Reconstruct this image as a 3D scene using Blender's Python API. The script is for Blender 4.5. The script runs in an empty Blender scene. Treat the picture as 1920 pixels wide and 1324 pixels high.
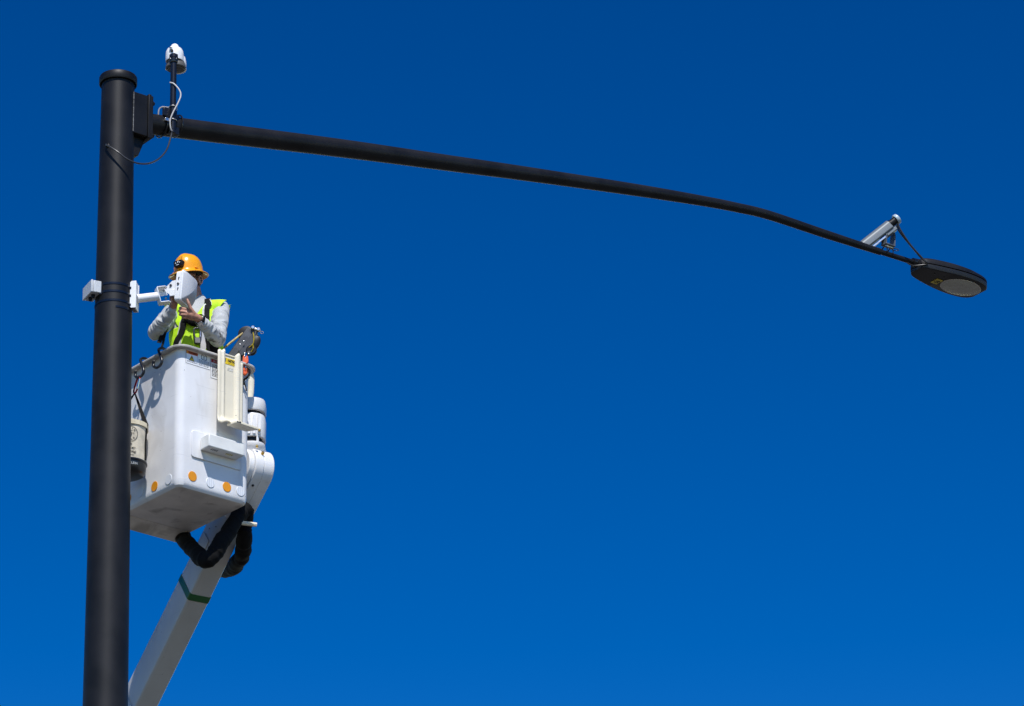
import bpy, bmesh, math, random
from mathutils import Vector, Matrix, noise
from mathutils.bvhtree import BVHTree
R = math.radians
random.seed(7)
sc = bpy.context.scene
COL = sc.collection

# ---------------------------------------------------------------- camera
F, W0, H0 = 7500.0, 1920, 1324                       # focal length in photo pixels
PITCH, ROLL = R(24.1), R(-1.25)
EYE = Vector((0, 0, 1.6))
cam = bpy.data.cameras.new('camera')
cam.sensor_width = 36.0
cam.lens = F / W0 * 36.0
cam.clip_start, cam.clip_end = 0.5, 6000
cam_ob = bpy.data.objects.new('camera', cam)
CAMROT = Matrix.Rotation(math.pi / 2 + PITCH, 3, 'X') @ Matrix.Rotation(ROLL, 3, 'Z')
cam_ob.location = EYE
cam_ob.rotation_euler = CAMROT.to_euler()
COL.objects.link(cam_ob)
sc.camera = cam_ob

# ---------------------------------------------------------------- sky and sun
SUN_EL, SUN_AZ = R(54), R(7)                         # sun behind the photographer, slightly to the right
world = bpy.data.worlds.new('World')
sc.world = world
world.use_nodes = True
nt = world.node_tree
bg = nt.nodes['Background']
sky = nt.nodes.new('ShaderNodeTexSky')
sky.sky_type = 'NISHITA'
sky.sun_disc = False
sky.sun_elevation = SUN_EL
sky.sun_rotation = R(180) - SUN_AZ
sky.altitude = 0
sky.dust_density = 0.0
sky.ozone_density = 1.0
gm = nt.nodes.new('ShaderNodeGamma')
gm.inputs[1].default_value = 1.8
hs = nt.nodes.new('ShaderNodeHueSaturation')
hs.inputs['Hue'].default_value = 0.505
hs.inputs['Saturation'].default_value = 1.21
hs.inputs['Value'].default_value = 0.33
nt.links.new(sky.outputs[0], gm.inputs[0])
nt.links.new(gm.outputs[0], hs.inputs['Color'])
nt.links.new(hs.outputs[0], bg.inputs[0])
bg.inputs[1].default_value = 0.10
sun_dir = Vector((math.sin(SUN_AZ) * math.cos(SUN_EL), -math.cos(SUN_AZ) * math.cos(SUN_EL), math.sin(SUN_EL)))
sl = bpy.data.lights.new('sun', 'SUN')
sl.energy = 5.0
sl.angle = R(0.53)
sl.color = (1.0, 0.975, 0.94)
slo = bpy.data.objects.new('sun', sl)
slo.rotation_euler = (-sun_dir).to_track_quat('-Z', 'Y').to_euler()
slo.location = (10, -20, 40)
COL.objects.link(slo)
sc.view_settings.view_transform = 'Standard'
sc.view_settings.look = 'None'
sc.view_settings.exposure = 0.0
sc.view_settings.gamma = 1.0
sc.render.engine = 'CYCLES'
sc.cycles.max_bounces = 6

# ---------------------------------------------------------------- measuring helpers (photo pixel -> point at a given distance)
def ray(px, py):
    return (CAMROT @ Vector((px - W0 / 2, H0 / 2 - py, -F))).normalized()
def at(px, py, Y):
    d = ray(px, py)
    return EYE + d * ((Y - EYE.y) / d.y)
def on_plane(px, py, p, n):
    d = ray(px, py)
    return EYE + d * ((p - EYE).dot(n) / d.dot(n))
def proj(p):
    q = CAMROT.transposed() @ (p - EYE)
    return (W0 / 2 - q.x / q.z * F, H0 / 2 + q.y / q.z * F)
NY = 26.65
def W(px, py, d):
    return at(px, py, NY + d)
def mm(px, d=0):                                      # photo pixels -> metres near the bucket
    return px * 0.00384 * (NY + d) / NY
X, Y, Z = Vector((1, 0, 0)), Vector((0, 1, 0)), Vector((0, 0, 1))

# ---------------------------------------------------------------- materials
MATS = {}
def M(name, col, rough=0.5, metal=0.0, var=0.08, vscale=6.0, bump=0.0, bscale=150.0, spec=0.5, coat=0.0, sheen=0.0):
    if name in MATS:
        return MATS[name]
    m = bpy.data.materials.new(name)
    m.use_nodes = True
    t = m.node_tree
    b = t.nodes['Principled BSDF']
    b.inputs['Roughness'].default_value = rough
    b.inputs['Metallic'].default_value = metal
    b.inputs['Specular IOR Level'].default_value = spec
    b.inputs['Coat Weight'].default_value = coat
    b.inputs['Sheen Weight'].default_value = sheen
    tc = t.nodes.new('ShaderNodeTexCoord')
    n = t.nodes.new('ShaderNodeTexNoise')
    n.inputs['Scale'].default_value = vscale
    n.inputs['Detail'].default_value = 6
    t.links.new(tc.outputs['Object'], n.inputs['Vector'])
    r = t.nodes.new('ShaderNodeValToRGB')
    lo = [max(0, c * (1 - 2.2 * var)) for c in col]
    hi = [min(1, c * (1 + var)) for c in col]
    r.color_ramp.elements[0].color = (*lo, 1)
    r.color_ramp.elements[1].color = (*hi, 1)
    r.color_ramp.elements[0].position = 0.3
    r.color_ramp.elements[1].position = 0.6
    t.links.new(n.outputs[0], r.inputs[0])
    t.links.new(r.outputs[0], b.inputs['Base Color'])
    if bump:
        n2 = t.nodes.new('ShaderNodeTexNoise')
        n2.inputs['Scale'].default_value = bscale
        n2.inputs['Detail'].default_value = 3
        t.links.new(tc.outputs['Object'], n2.inputs['Vector'])
        bp = t.nodes.new('ShaderNodeBump')
        bp.inputs['Strength'].default_value = bump
        bp.inputs['Distance'].default_value = 0.002
        t.links.new(n2.outputs[0], bp.inputs['Height'])
        t.links.new(bp.outputs[0], b.inputs['Normal'])
    m['ramp'] = r.name
    MATS[name] = m
    return m

def add_wear(m, col=(0.35, 0.31, 0.26), amount=0.5, scale=2.2, stretch=(1, 1, 1), chips=True, lo=0.56, hi=0.72):
    """grime patches, scratches and small chips with shapes of their own"""
    t = m.node_tree
    b = t.nodes['Principled BSDF']
    src = b.inputs['Base Color'].links[0].from_socket
    tc = t.nodes.new('ShaderNodeTexCoord')
    def noise_mask(sc_, st, a, c, detail=5):
        mp = t.nodes.new('ShaderNodeMapping')
        mp.inputs['Scale'].default_value = st
        t.links.new(tc.outputs['Object'], mp.inputs['Vector'])
        n = t.nodes.new('ShaderNodeTexNoise')
        n.inputs['Scale'].default_value = sc_
        n.inputs['Detail'].default_value = detail
        n.inputs['Distortion'].default_value = 0.6
        t.links.new(mp.outputs[0], n.inputs['Vector'])
        mr = t.nodes.new('ShaderNodeMapRange')
        mr.inputs['From Min'].default_value = a
        mr.inputs['From Max'].default_value = c
        t.links.new(n.outputs[0], mr.inputs['Value'])
        return mr.outputs[0]
    def mixin(src, fac, c, k):
        mu = t.nodes.new('ShaderNodeMath')
        mu.operation = 'MULTIPLY'
        mu.inputs[1].default_value = k
        t.links.new(fac, mu.inputs[0])
        mx = t.nodes.new('ShaderNodeMix')
        mx.data_type = 'RGBA'
        t.links.new(mu.outputs[0], mx.inputs['Factor'])
        t.links.new(src, mx.inputs['A'])
        mx.inputs['B'].default_value = (*c, 1)
        return mx.outputs['Result']
    src = mixin(src, noise_mask(scale, stretch, lo, hi), col, amount)
    src = mixin(src, noise_mask(7.0, (1.0, 1.0, 9.0), 0.66, 0.72, 2), (0.3, 0.29, 0.28), 0.16)
    if chips:
        v = t.nodes.new('ShaderNodeTexVoronoi')
        v.inputs['Scale'].default_value = 11
        dn = t.nodes.new('ShaderNodeTexNoise')
        dn.inputs['Scale'].default_value = 60
        dv = t.nodes.new('ShaderNodeVectorMath')
        dv.operation = 'MULTIPLY_ADD'
        dv.inputs[1].default_value = (0.02, 0.02, 0.02)
        t.links.new(tc.outputs['Object'], dn.inputs['Vector'])
        t.links.new(dn.outputs['Color'], dv.inputs[0])
        t.links.new(tc.outputs['Object'], dv.inputs[2])
        t.links.new(dv.outputs[0], v.inputs['Vector'])
        lt = t.nodes.new('ShaderNodeMath')
        lt.operation = 'LESS_THAN'
        lt.inputs[1].default_value = 0.045
        t.links.new(v.outputs['Distance'], lt.inputs[0])
        src = mixin(src, lt.outputs[0], (0.06, 0.055, 0.05), 0.75)
    t.links.new(src, b.inputs['Base Color'])

m_black = M('black_powder_coat', (0.0075, 0.0072, 0.0078), 0.48, var=0.3, vscale=5, bump=0.18, bscale=260, spec=0.28)
m_black_gloss = M('black_gloss_paint', (0.008, 0.008, 0.009), 0.28, var=0.1)
m_strap = M('black_steel_band', (0.006, 0.007, 0.010), 0.25, var=0.1)
m_weld = M('scraped_weld', (0.17, 0.165, 0.16), 0.55, metal=0.2, var=0.4, vscale=60, bump=0.6, bscale=120)
m_gel = M('white_gelcoat', (0.74, 0.735, 0.735), 0.36, var=0.05, vscale=3, bump=0.05, bscale=40, spec=0.3)
add_wear(m_gel, (0.40, 0.36, 0.30), 0.42, 3.4, (1.6, 1.6, 0.55), lo=0.52, hi=0.74)
m_floor = M('scuffed_gelcoat_floor', (0.66, 0.64, 0.60), 0.5, var=0.10, vscale=4, bump=0.08, bscale=60)
add_wear(m_floor, (0.16, 0.14, 0.12), 0.55, 5.5, lo=0.55, hi=0.70)
m_rim = M('worn_rim', (0.50, 0.475, 0.44), 0.5, var=0.12, vscale=14, bump=0.1, bscale=90)
add_wear(m_rim, (0.2, 0.19, 0.18), 0.6, 9, lo=0.5, hi=0.66)
m_step = M('step_plastic', (0.76, 0.76, 0.72), 0.4, var=0.04, vscale=5, bump=0.06, bscale=80)
add_wear(m_step, (0.33, 0.30, 0.25), 0.45, 5)
m_cream = M('cream_fibreglass', (0.78, 0.71, 0.55), 0.38, var=0.04, vscale=4, bump=0.05, bscale=50)
add_wear(m_cream, (0.42, 0.36, 0.27), 0.4, 7, (2, 2, 0.6))
m_boom = M('boom_paint', (0.46, 0.455, 0.44), 0.36, var=0.04, vscale=2.5, bump=0.03, bscale=40)
add_wear(m_boom, (0.36, 0.33, 0.28), 0.4, 3, (2, 2, 0.5))
m_green = M('green_band', (0.006, 0.09, 0.02), 0.4, var=0.08)
m_white = M('white_powder_coat', (0.80, 0.80, 0.80), 0.38, var=0.02, bump=0.04, bscale=200)
m_radome = M('grey_white_radome', (0.40, 0.41, 0.44), 0.42, var=0.015, bump=0.02, bscale=300)
m_box = M('light_grey_plastic', (0.52, 0.54, 0.56), 0.42, var=0.03)
m_alu = M('painted_grey_metal', (0.15, 0.172, 0.185), 0.38, metal=0.1, var=0.05)
m_steel = M('bare_steel', (0.62, 0.61, 0.58), 0.3, metal=1.0, var=0.12, vscale=40)
m_dsteel = M('dull_steel', (0.075, 0.076, 0.078), 0.42, metal=0.6, var=0.15, vscale=20)
m_rubber = M('black_rubber', (0.005, 0.005, 0.006), 0.45, var=0.2, spec=0.25)
m_fabric = M('black_sleeve_fabric', (0.004, 0.004, 0.0045), 0.85, spec=0.2, var=0.3, vscale=30, bump=0.8, bscale=45)
m_cable = M('grey_cable', (0.36, 0.35, 0.34), 0.5, var=0.1)
m_bcable = M('black_cable', (0.03, 0.03, 0.032), 0.35, var=0.1)
m_canvas = M('canvas', (0.60, 0.54, 0.43), 0.85, var=0.10, vscale=14, bump=0.5, bscale=320)
m_canvas_rim = M('canvas_rim', (0.62, 0.55, 0.40), 0.7, var=0.1, vscale=20, bump=0.2)
m_bagbase = M('moulded_black_base', (0.009, 0.009, 0.010), 0.3, var=0.2)
m_print = M('black_print', (0.01, 0.01, 0.012), 0.6, var=0.1)
m_gprint = M('grey_print', (0.16, 0.17, 0.19), 0.6, var=0.3, vscale=90)
m_decal = M('white_decal', (0.82, 0.83, 0.84), 0.35, var=0.02)
m_orange = M('orange_decal', (0.62, 0.10, 0.015), 0.4, var=0.1)
m_red = M('red_decal', (0.36, 0.008, 0.012), 0.4, var=0.1)
m_yellow = M('yellow_decal', (0.80, 0.56, 0.015), 0.4, var=0.04)
m_dyellow = M('weathered_yellow_decal', (0.55, 0.45, 0.06), 0.5, var=0.15, vscale=60)
m_lens = M('led_lens', (0.38, 0.39, 0.35), 0.25, var=0.06, vscale=25)
m_lensrim = M('lens_rim', (0.45, 0.43, 0.40), 0.4, var=0.05)
m_redalu = M('red_anodised', (0.30, 0.006, 0.012), 0.25, metal=0.8, var=0.1)
m_orangepl = M('orange_plastic', (0.75, 0.12, 0.03), 0.4, var=0.06)
m_brass = M('brass', (0.62, 0.40, 0.10), 0.35, metal=0.9, var=0.15, vscale=40)
m_rope = M('tan_rod', (0.42, 0.31, 0.10), 0.5, var=0.2, vscale=40)
m_ropey = M('yellow_webbing', (0.55, 0.40, 0.02), 0.7, var=0.25, vscale=60)
m_helmet = M('yellow_orange_helmet', (0.90, 0.36, 0.004), 0.27, var=0.02, spec=0.5, coat=0.3)
m_helmet_in = M('helmet_lining', (0.01, 0.01, 0.011), 0.7)
m_skin = M('skin', (0.42, 0.20, 0.13), 0.5, var=0.14, vscale=25, bump=0.1, bscale=260)
m_hair = M('dark_hair', (0.018, 0.011, 0.008), 0.6, var=0.3, vscale=80, bump=0.8, bscale=220)
m_shirt = M('light_grey_shirt', (0.44, 0.45, 0.45), 0.85, var=0.06, vscale=12, bump=0.25, bscale=60, sheen=0.2)
m_vest = M('lime_vest', (0.56, 0.90, 0.015), 0.75, var=0.06, vscale=9, bump=0.3, bscale=50)
m_silver = M('silver_tape', (0.52, 0.52, 0.53), 0.45, var=0.06, vscale=14, bump=0.15, bscale=70)
m_web = M('black_webbing', (0.006, 0.006, 0.0065), 0.8, spec=0.2, var=0.25, vscale=60, bump=0.3, bscale=200)
m_trouser = M('dark_trousers', (0.03, 0.035, 0.045), 0.85, var=0.15)
m_amber = None

def ribbed(name, col):
    """retro-reflective disc: moulded ribs drawn as darker bars in the colour"""
    m = M(name, col, 0.35, var=0.04)
    t = m.node_tree
    b = t.nodes['Principled BSDF']
    src = b.inputs['Base Color'].links[0].from_socket
    tc = t.nodes.new('ShaderNodeTexCoord')
    w = t.nodes.new('ShaderNodeTexWave')
    w.inputs['Scale'].default_value = 18
    mp = t.nodes.new('ShaderNodeMapping')
    mp.inputs['Rotation'].default_value = (0, 0, R(-40.8))
    t.links.new(tc.outputs['Object'], mp.inputs['Vector'])
    t.links.new(mp.outputs[0], w.inputs['Vector'])
    mx = t.nodes.new('ShaderNodeMix')
    mx.data_type = 'RGBA'
    mx.inputs['B'].default_value = (*[c * 0.84 for c in col], 1)
    mr = t.nodes.new('ShaderNodeMapRange')
    mr.inputs['From Min'].default_value = 0.6
    mr.inputs['From Max'].default_value = 0.75
    t.links.new(w.outputs[1], mr.inputs['Value'])
    t.links.new(mr.outputs[0], mx.inputs['Factor'])
    t.links.new(src, mx.inputs['A'])
    t.links.new(mx.outputs['Result'], b.inputs['Base Color'])
    return m
m_amber = ribbed('amber_reflector', (0.80, 0.30, 0.005))
m_clear = ribbed('white_reflector', (0.74, 0.76, 0.79))

def stained_shirt(center, rad):
    """the shirt cloth with dark work stains round one elbow"""
    m = m_shirt
    t = m.node_tree
    b = t.nodes['Principled BSDF']
    src = b.inputs['Base Color'].links[0].from_socket
    tc = t.nodes.new('ShaderNodeTexCoord')
    d = t.nodes.new('ShaderNodeVectorMath')
    d.operation = 'DISTANCE'
    d.inputs[1].default_value = center
    t.links.new(tc.outputs['Object'], d.inputs[0])
    mr = t.nodes.new('ShaderNodeMapRange')
    mr.inputs['From Min'].default_value = rad
    mr.inputs['From Max'].default_value = rad * 0.4
    t.links.new(d.outputs['Value'], mr.inputs['Value'])
    n = t.nodes.new('ShaderNodeTexNoise')
    n.inputs['Scale'].default_value = 26
    n.inputs['Detail'].default_value = 4
    t.links.new(tc.outputs['Object'], n.inputs['Vector'])
    mr2 = t.nodes.new('ShaderNodeMapRange')
    mr2.inputs['From Min'].default_value = 0.47
    mr2.inputs['From Max'].default_value = 0.60
    t.links.new(n.outputs[0], mr2.inputs['Value'])
    mu = t.nodes.new('ShaderNodeMath')
    mu.operation = 'MULTIPLY'
    t.links.new(mr.outputs[0], mu.inputs[0])
    t.links.new(mr2.outputs[0], mu.inputs[1])
    mx = t.nodes.new('ShaderNodeMix')
    mx.data_type = 'RGBA'
    mx.inputs['B'].default_value = (0.045, 0.043, 0.04, 1)
    t.links.new(mu.outputs[0], mx.inputs['Factor'])
    t.links.new(src, mx.inputs['A'])
    t.links.new(mx.outputs['Result'], b.inputs['Base Color'])

# ---------------------------------------------------------------- mesh helpers
class MB:
    def __init__(s):
        s.v, s.f = [], []
    def add(s, vs, fs):
        o = len(s.v)
        s.v += [Vector(p) for p in vs]
        s.f += [tuple(i + o for i in f) for f in fs]
        return s
    def box(s, c, ax, h):
        ax = [Vector(a) for a in ax]
        vs = [c + ax[0] * (h[0] * i) + ax[1] * (h[1] * j) + ax[2] * (h[2] * k) for i in (-1, 1) for j in (-1, 1) for k in (-1, 1)]
        return s.add(vs, [(0, 1, 3, 2), (4, 6, 7, 5), (0, 4, 5, 1), (2, 3, 7, 6), (0, 2, 6, 4), (1, 5, 7, 3)])
    def loft(s, rings, c0=True, c1=True, closed=False):
        n = len(rings[0])
        vs = [p for r in rings for p in r]
        fs = []
        k = len(rings)
        for a in range(k if closed else k - 1):
            b = (a + 1) % k
            for i in range(n):
                j = (i + 1) % n
                fs.append((a * n + i, a * n + j, b * n + j, b * n + i))
        if c0 and not closed:
            fs.append(tuple(range(n - 1, -1, -1)))
        if c1 and not closed:
            fs.append(tuple((k - 1) * n + i for i in range(n)))
        return s.add(vs, fs)
    def tube(s, pts, r, n=12, caps=True, closed=False, squash=None):
        pts = [Vector(p) for p in pts]
        k = len(pts)
        rs = r if isinstance(r, (list, tuple)) else [r] * k
        tans = []
        for i in range(k):
            a = pts[(i - 1) % k] if (closed or i > 0) else pts[0]
            b = pts[(i + 1) % k] if (closed or i < k - 1) else pts[-1]
            tans.append((b - a).normalized())
        ref = Z if abs(tans[0].z) < 0.9 else X
        u = tans[0].cross(ref).normalized()
        rings = []
        for i in range(k):
            u = (u - tans[i] * u.dot(tans[i])).normalized()
            w = tans[i].cross(u)
            sq = squash or (1, 1)
            rings.append([pts[i] + (u * (math.cos(2 * math.pi * j / n) * sq[0]) + w * (math.sin(2 * math.pi * j / n) * sq[1])) * rs[i] for j in range(n)])
        return s.loft(rings, caps, caps, closed)
    def lathe(s, prof, o, ax=(X, Y, Z), n=32, sx=1.0, sy=1.0, caps=True, a0=0.0):
        rings = [[o + ax[0] * (r * sx * math.cos(a0 + 2 * math.pi * j / n)) + ax[1] * (r * sy * math.sin(a0 + 2 * math.pi * j / n)) + ax[2] * z for j in range(n)] for r, z in prof]
        return s.loft(rings, caps, caps)
    def prism(s, out, o, ax, ay, az, d0, d1):
        a = [o + ax * p[0] + ay * p[1] + az * d0 for p in out]
        b = [o + ax * p[0] + ay * p[1] + az * d1 for p in out]
        return s.loft([a, b])
    def ell(s, c, ax, r, nu=20, nv=12):
        prof = [(max(1e-4, math.sin(math.pi * i / nv)), -math.cos(math.pi * i / nv)) for i in range(nv + 1)]
        rings = [[c + ax[0] * (r[0] * p[0] * math.cos(2 * math.pi * j / nu)) + ax[1] * (r[1] * p[0] * math.sin(2 * math.pi * j / nu)) + ax[2] * (r[2] * p[1]) for j in range(nu)] for p in prof]
        return s.loft(rings)
    def capsule(s, pts, rs, n=14):
        for i in range(len(pts)):
            s.ell(Vector(pts[i]), (X, Y, Z), (rs[i],) * 3, n, 8)
        for i in range(len(pts) - 1):
            s.tube([pts[i], pts[i + 1]], [rs[i], rs[i + 1]], n)
        return s

def spline(pts, k=8, closed=False):
    """Catmull-Rom through the points"""
    pts = [Vector(p) for p in pts]
    n = len(pts)
    out = []
    segs = n if closed else n - 1
    for i in range(segs):
        g = lambda j: pts[j % n] if closed else pts[min(max(j, 0), n - 1)]
        p0, p1, p2, p3 = g(i - 1), g(i), g(i + 1), g(i + 2)
        for s_ in range(k):
            t = s_ / k
            out.append(0.5 * ((2 * p1) + (p2 - p0) * t + (2 * p0 - 5 * p1 + 4 * p2 - p3) * t * t + (3 * p1 - p0 - 3 * p2 + p3) * t ** 3))
    if not closed:
        out.append(pts[-1])
    return out

def rrect(hx, hy, r, n=6):
    out = []
    for cx, cy, a0 in ((hx - r, hy - r, 0), (-hx + r, hy - r, 90), (-hx + r, -hy + r, 180), (hx - r, -hy + r, 270)):
        for i in range(n + 1):
            a = R(a0 + 90 * i / n)
            out.append((cx + r * math.cos(a), cy + r * math.sin(a)))
    return out

BASE = {}
def finish(me, smooth):
    bm = bmesh.new()
    bm.from_mesh(me)
    bmesh.ops.recalc_face_normals(bm, faces=bm.faces)
    bm.to_mesh(me)
    bm.free()
    me.polygons.foreach_set('use_smooth', [True] * len(me.polygons))
    me.set_sharp_from_angle(angle=R(smooth))

def thing(name, loc, label, cat, group=None):
    o = bpy.data.objects.new(name, None)
    o.empty_display_size = 0.1
    o.location = loc
    o['label'] = label
    o['category'] = cat
    if group:
        o['group'] = group
    COL.objects.link(o)
    BASE[o] = Vector(loc)
    return o

def part(name, mb, mat, parent, bevel=0.0, smooth=35, label=None, solid=0.0, recalc=True):
    """link the collected shapes as ONE mesh object under its thing or part"""
    base = BASE[parent] if parent else Vector((0, 0, 0))
    me = bpy.data.meshes.new(name)
    me.from_pydata([p - base for p in mb.v], [], mb.f)
    me.update()
    finish(me, smooth)
    me.materials.append(mat)
    o = bpy.data.objects.new(name, me)
    COL.objects.link(o)
    if parent:
        o.parent = parent
        BASE[o] = base
    if solid:
        md = o.modifiers.new('thickness', 'SOLIDIFY')
        md.thickness = solid
        md.offset = 1
    if bevel:
        md = o.modifiers.new('edge', 'BEVEL')
        md.width = bevel
        md.segments = 2
        md.limit_method = 'ANGLE'
        md.angle_limit = R(35)
        md.harden_normals = False
    if label:
        o['label'] = label
    return o

def single(name, mb, mat, loc, label, cat, bevel=0.0, smooth=35, group=None):
    """a thing that is one mesh"""
    o = part(name, mb, mat, None, bevel, smooth)
    for v in o.data.vertices:
        v.co -= Vector(loc)
    o.location = loc
    o['label'] = label
    o['category'] = cat
    if group:
        o['group'] = group
    BASE[o] = Vector(loc)
    return o

def text_mesh(s, size, align='CENTER', bold=0.0):
    cu = bpy.data.curves.new('lettering', 'FONT')
    cu.body = s
    cu.size = size
    cu.align_x = align
    cu.align_y = 'CENTER'
    cu.offset = bold
    cu.extrude = 0.0
    o = bpy.data.objects.new('lettering', cu)
    COL.objects.link(o)
    dg = bpy.context.evaluated_depsgraph_get()
    me = bpy.data.meshes.new_from_object(o.evaluated_get(dg))
    vs = [v.co.copy() for v in me.vertices]
    fs = [tuple(p.vertices) for p in me.polygons]
    bpy.data.objects.remove(o)
    bpy.data.meshes.remove(me)
    bpy.data.curves.remove(cu)
    return vs, fs
def text_part(name, s, size, o, ax, ay, mat, parent, align='CENTER', bold=0.0, sx=1.0, wrap=None):
    vs, fs = text_mesh(s, size, align, bold)
    mb = MB()
    mb.add([wrap(v.x * sx, v.y) if wrap else o + ax * (v.x * sx) + ay * v.y for v in vs], fs)
    base = BASE[parent]
    me = bpy.data.meshes.new(name)
    me.from_pydata([p - base for p in mb.v], [], mb.f)
    me.materials.append(mat)
    ob = bpy.data.objects.new(name, me)
    COL.objects.link(ob)
    ob.parent = parent
    BASE[ob] = base
    return ob

def remeshed(mb, voxel, smooth_it=6, wrinkle=None):
    """voxel-fuse overlapping forms into one continuous skin; returns verts, faces"""
    me = bpy.data.meshes.new('form')
    me.from_pydata(mb.v, [], mb.f)
    me.update()
    bm = bmesh.new()
    bm.from_mesh(me)
    bmesh.ops.recalc_face_normals(bm, faces=bm.faces)
    bm.to_mesh(me)
    bm.free()
    o = bpy.data.objects.new('form', me)
    COL.objects.link(o)
    md = o.modifiers.new('r', 'REMESH')
    md.mode = 'VOXEL'
    md.voxel_size = voxel
    md.adaptivity = 0
    ms = o.modifiers.new('s', 'SMOOTH')
    ms.iterations = smooth_it
    ms.factor = 0.5
    dg = bpy.context.evaluated_depsgraph_get()
    e = bpy.data.meshes.new_from_object(o.evaluated_get(dg))
    vs = [v.co.copy() for v in e.vertices]
    if wrinkle:
        ns = [v.normal.copy() for v in e.vertices]
        vs = [p + n_ * wrinkle(p) for p, n_ in zip(vs, ns)]
    fs = [tuple(p.vertices) for p in e.polygons]
    bpy.data.objects.remove(o)
    bpy.data.meshes.remove(e)
    bpy.data.meshes.remove(me)
    out = MB()
    out.v, out.f = vs, fs
    return out

def surf_ribbon(bvh, pts, width, off, mat, name, parent, thick=0.003, k=10):
    """a band laid along a surface"""
    ps = spline(pts, k)
    hits = []
    for p in ps:
        loc, nrm, _, _ = bvh.find_nearest(p)
        hits.append((loc + nrm * off, nrm))
    a, b = [], []
    for i, (p, n_) in enumerate(hits):
        t_ = (hits[min(i + 1, len(hits) - 1)][0] - hits[max(i - 1, 0)][0]).normalized()
        s_ = t_.cross(n_).normalized()
        a.append(p + s_ * width / 2)
        b.append(p - s_ * width / 2)
    mb = MB()
    n = len(hits)
    top = [h[1] * thick for h in hits]
    mb.add(a + b + [p + t for p, t in zip(a, top)] + [p + t for p, t in zip(b, top)],
           [f for i in range(n - 1) for f in ((i, i + 1, n + i + 1, n + i), (2 * n + i, 3 * n + i, 3 * n + i + 1, 2 * n + i + 1),
                                              (i, 2 * n + i, 2 * n + i + 1, i + 1), (n + i, n + i + 1, 3 * n + i + 1, 3 * n + i))])
    return part(name, mb, mat, parent)

# ================================================================= setting
m_ground = M('worn_asphalt', (0.080, 0.074, 0.066), 0.9, var=0.1, vscale=0.4, bump=0.2, bscale=20)
g = MB()
g.add([(-2500, -2500, 0), (2500, -2500, 0), (2500, 2500, 0), (-2500, 2500, 0)], [(0, 1, 2, 3)])
go = part('ground', g, m_ground, None)
go['kind'] = 'structure'

# ================================================================= tall pole with its arm
PD = -0.20                                            # pole stands a little nearer than the bucket corner
top = W(221.5, 158, PD)
low = W(197.5, 1324, PD)
def mpp(p):                                           # metres per photo pixel at a point
    return -(CAMROT.transposed() @ (p - EYE)).z / F
r_top, r_low = 30.8 * mpp(top), 42.6 * mpp(low)
PX, PY = top.x, top.y
lean = (low.xy - top.xy) / (low.z - top.z)
def pole_c(z):
    return Vector((top.x + lean.x * (z - top.z), top.y + lean.y * (z - top.z), z))
def pole_r(z):
    return r_top + (r_low - r_top) * (z - top.z) / (low.z - top.z)
base = pole_c(0.0)
pole = thing('street_pole', base, 'tall tapered black steel pole with a long curved lamp arm', 'pole')
mb = MB()
zs = [0.03 + i * (top.z - 0.03) / 24 for i in range(25)]
mb.loft([[pole_c(z) + Vector((math.cos(a), math.sin(a), 0)) * pole_r(z) for a in [2 * math.pi * j / 64 for j in range(64)]] for z in zs])
part('shaft', mb, m_black, pole)
mb = MB()
mb.box(Vector((base.x, base.y, 0.02)), (X, Y, Z), (0.33, 0.33, 0.02))
part('base_plate', mb, m_black, pole, bevel=0.004)
# cap: a shallow lid with an overhanging skirt
rc = 35.2 * mpp(top)
mb = MB()
mb.lathe([(r_top - 0.01, 0.025), (rc - 0.010, 0.025), (rc - 0.009, -0.008), (rc - 0.002, -0.010), (rc + 0.002, -0.004), (rc + 0.002, 0.044), (rc - 0.003, 0.054), (rc - 0.02, 0.060), (rc * 0.5, 0.068), (0.002, 0.070)], top, n=64)
part('cap', mb, m_black, pole, smooth=40)

# arm direction: swings away from the camera to the right
AZ = R(38.5)
A = Vector((math.cos(AZ), math.sin(AZ), 0))
AN = Vector((math.sin(AZ), -math.cos(AZ), 0))         # side of the arm facing the camera
arm_px = [(272, 231.5, 20.0), (400, 248.4, 19.2), (640, 278.2, 17.4), (840, 305.8, 15.2), (1000, 328, 13.6), (1200, 357.6, 11.5), (1320, 377.4, 9.8), (1380, 389, 9.2), (1440, 403.1, 8.8), (1540, 436.5, 8.1), (1600, 456, 7.2), (1650, 472.3, 6.3)]
def arm_at(px, py):                                   # point of the vertical plane through pole axis and arm
    return on_plane(px, py, Vector((PX, PY, 0)), AN)
ap = [arm_at(x, y) for x, y, r in arm_px]
ar = [r * mpp(p) for (x, y, r), p in zip(arm_px, ap)]
path = spline(ap, 6)
rad = [0] * len(path)
for i in range(len(path)):
    k = min(i // 6, len(ar) - 2)
    t = (i - k * 6) / 6
    rad[i] = ar[k] * (1 - t) + ar[k + 1] * t
arm_start = path[0]
arm = MB().tube(path, rad, n=36)
part('arm', arm, m_black, pole)
tip0 = path[-1]
tdir = (path[-1] - path[-4]).normalized()
tip1 = arm_at(1722, 495)
part('arm_tenon', MB().tube([tip0 - tdir * 0.05, tip1], [5.0 * mpp(tip0), 5.0 * mpp(tip1)], n=24), m_black, pole)
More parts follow.
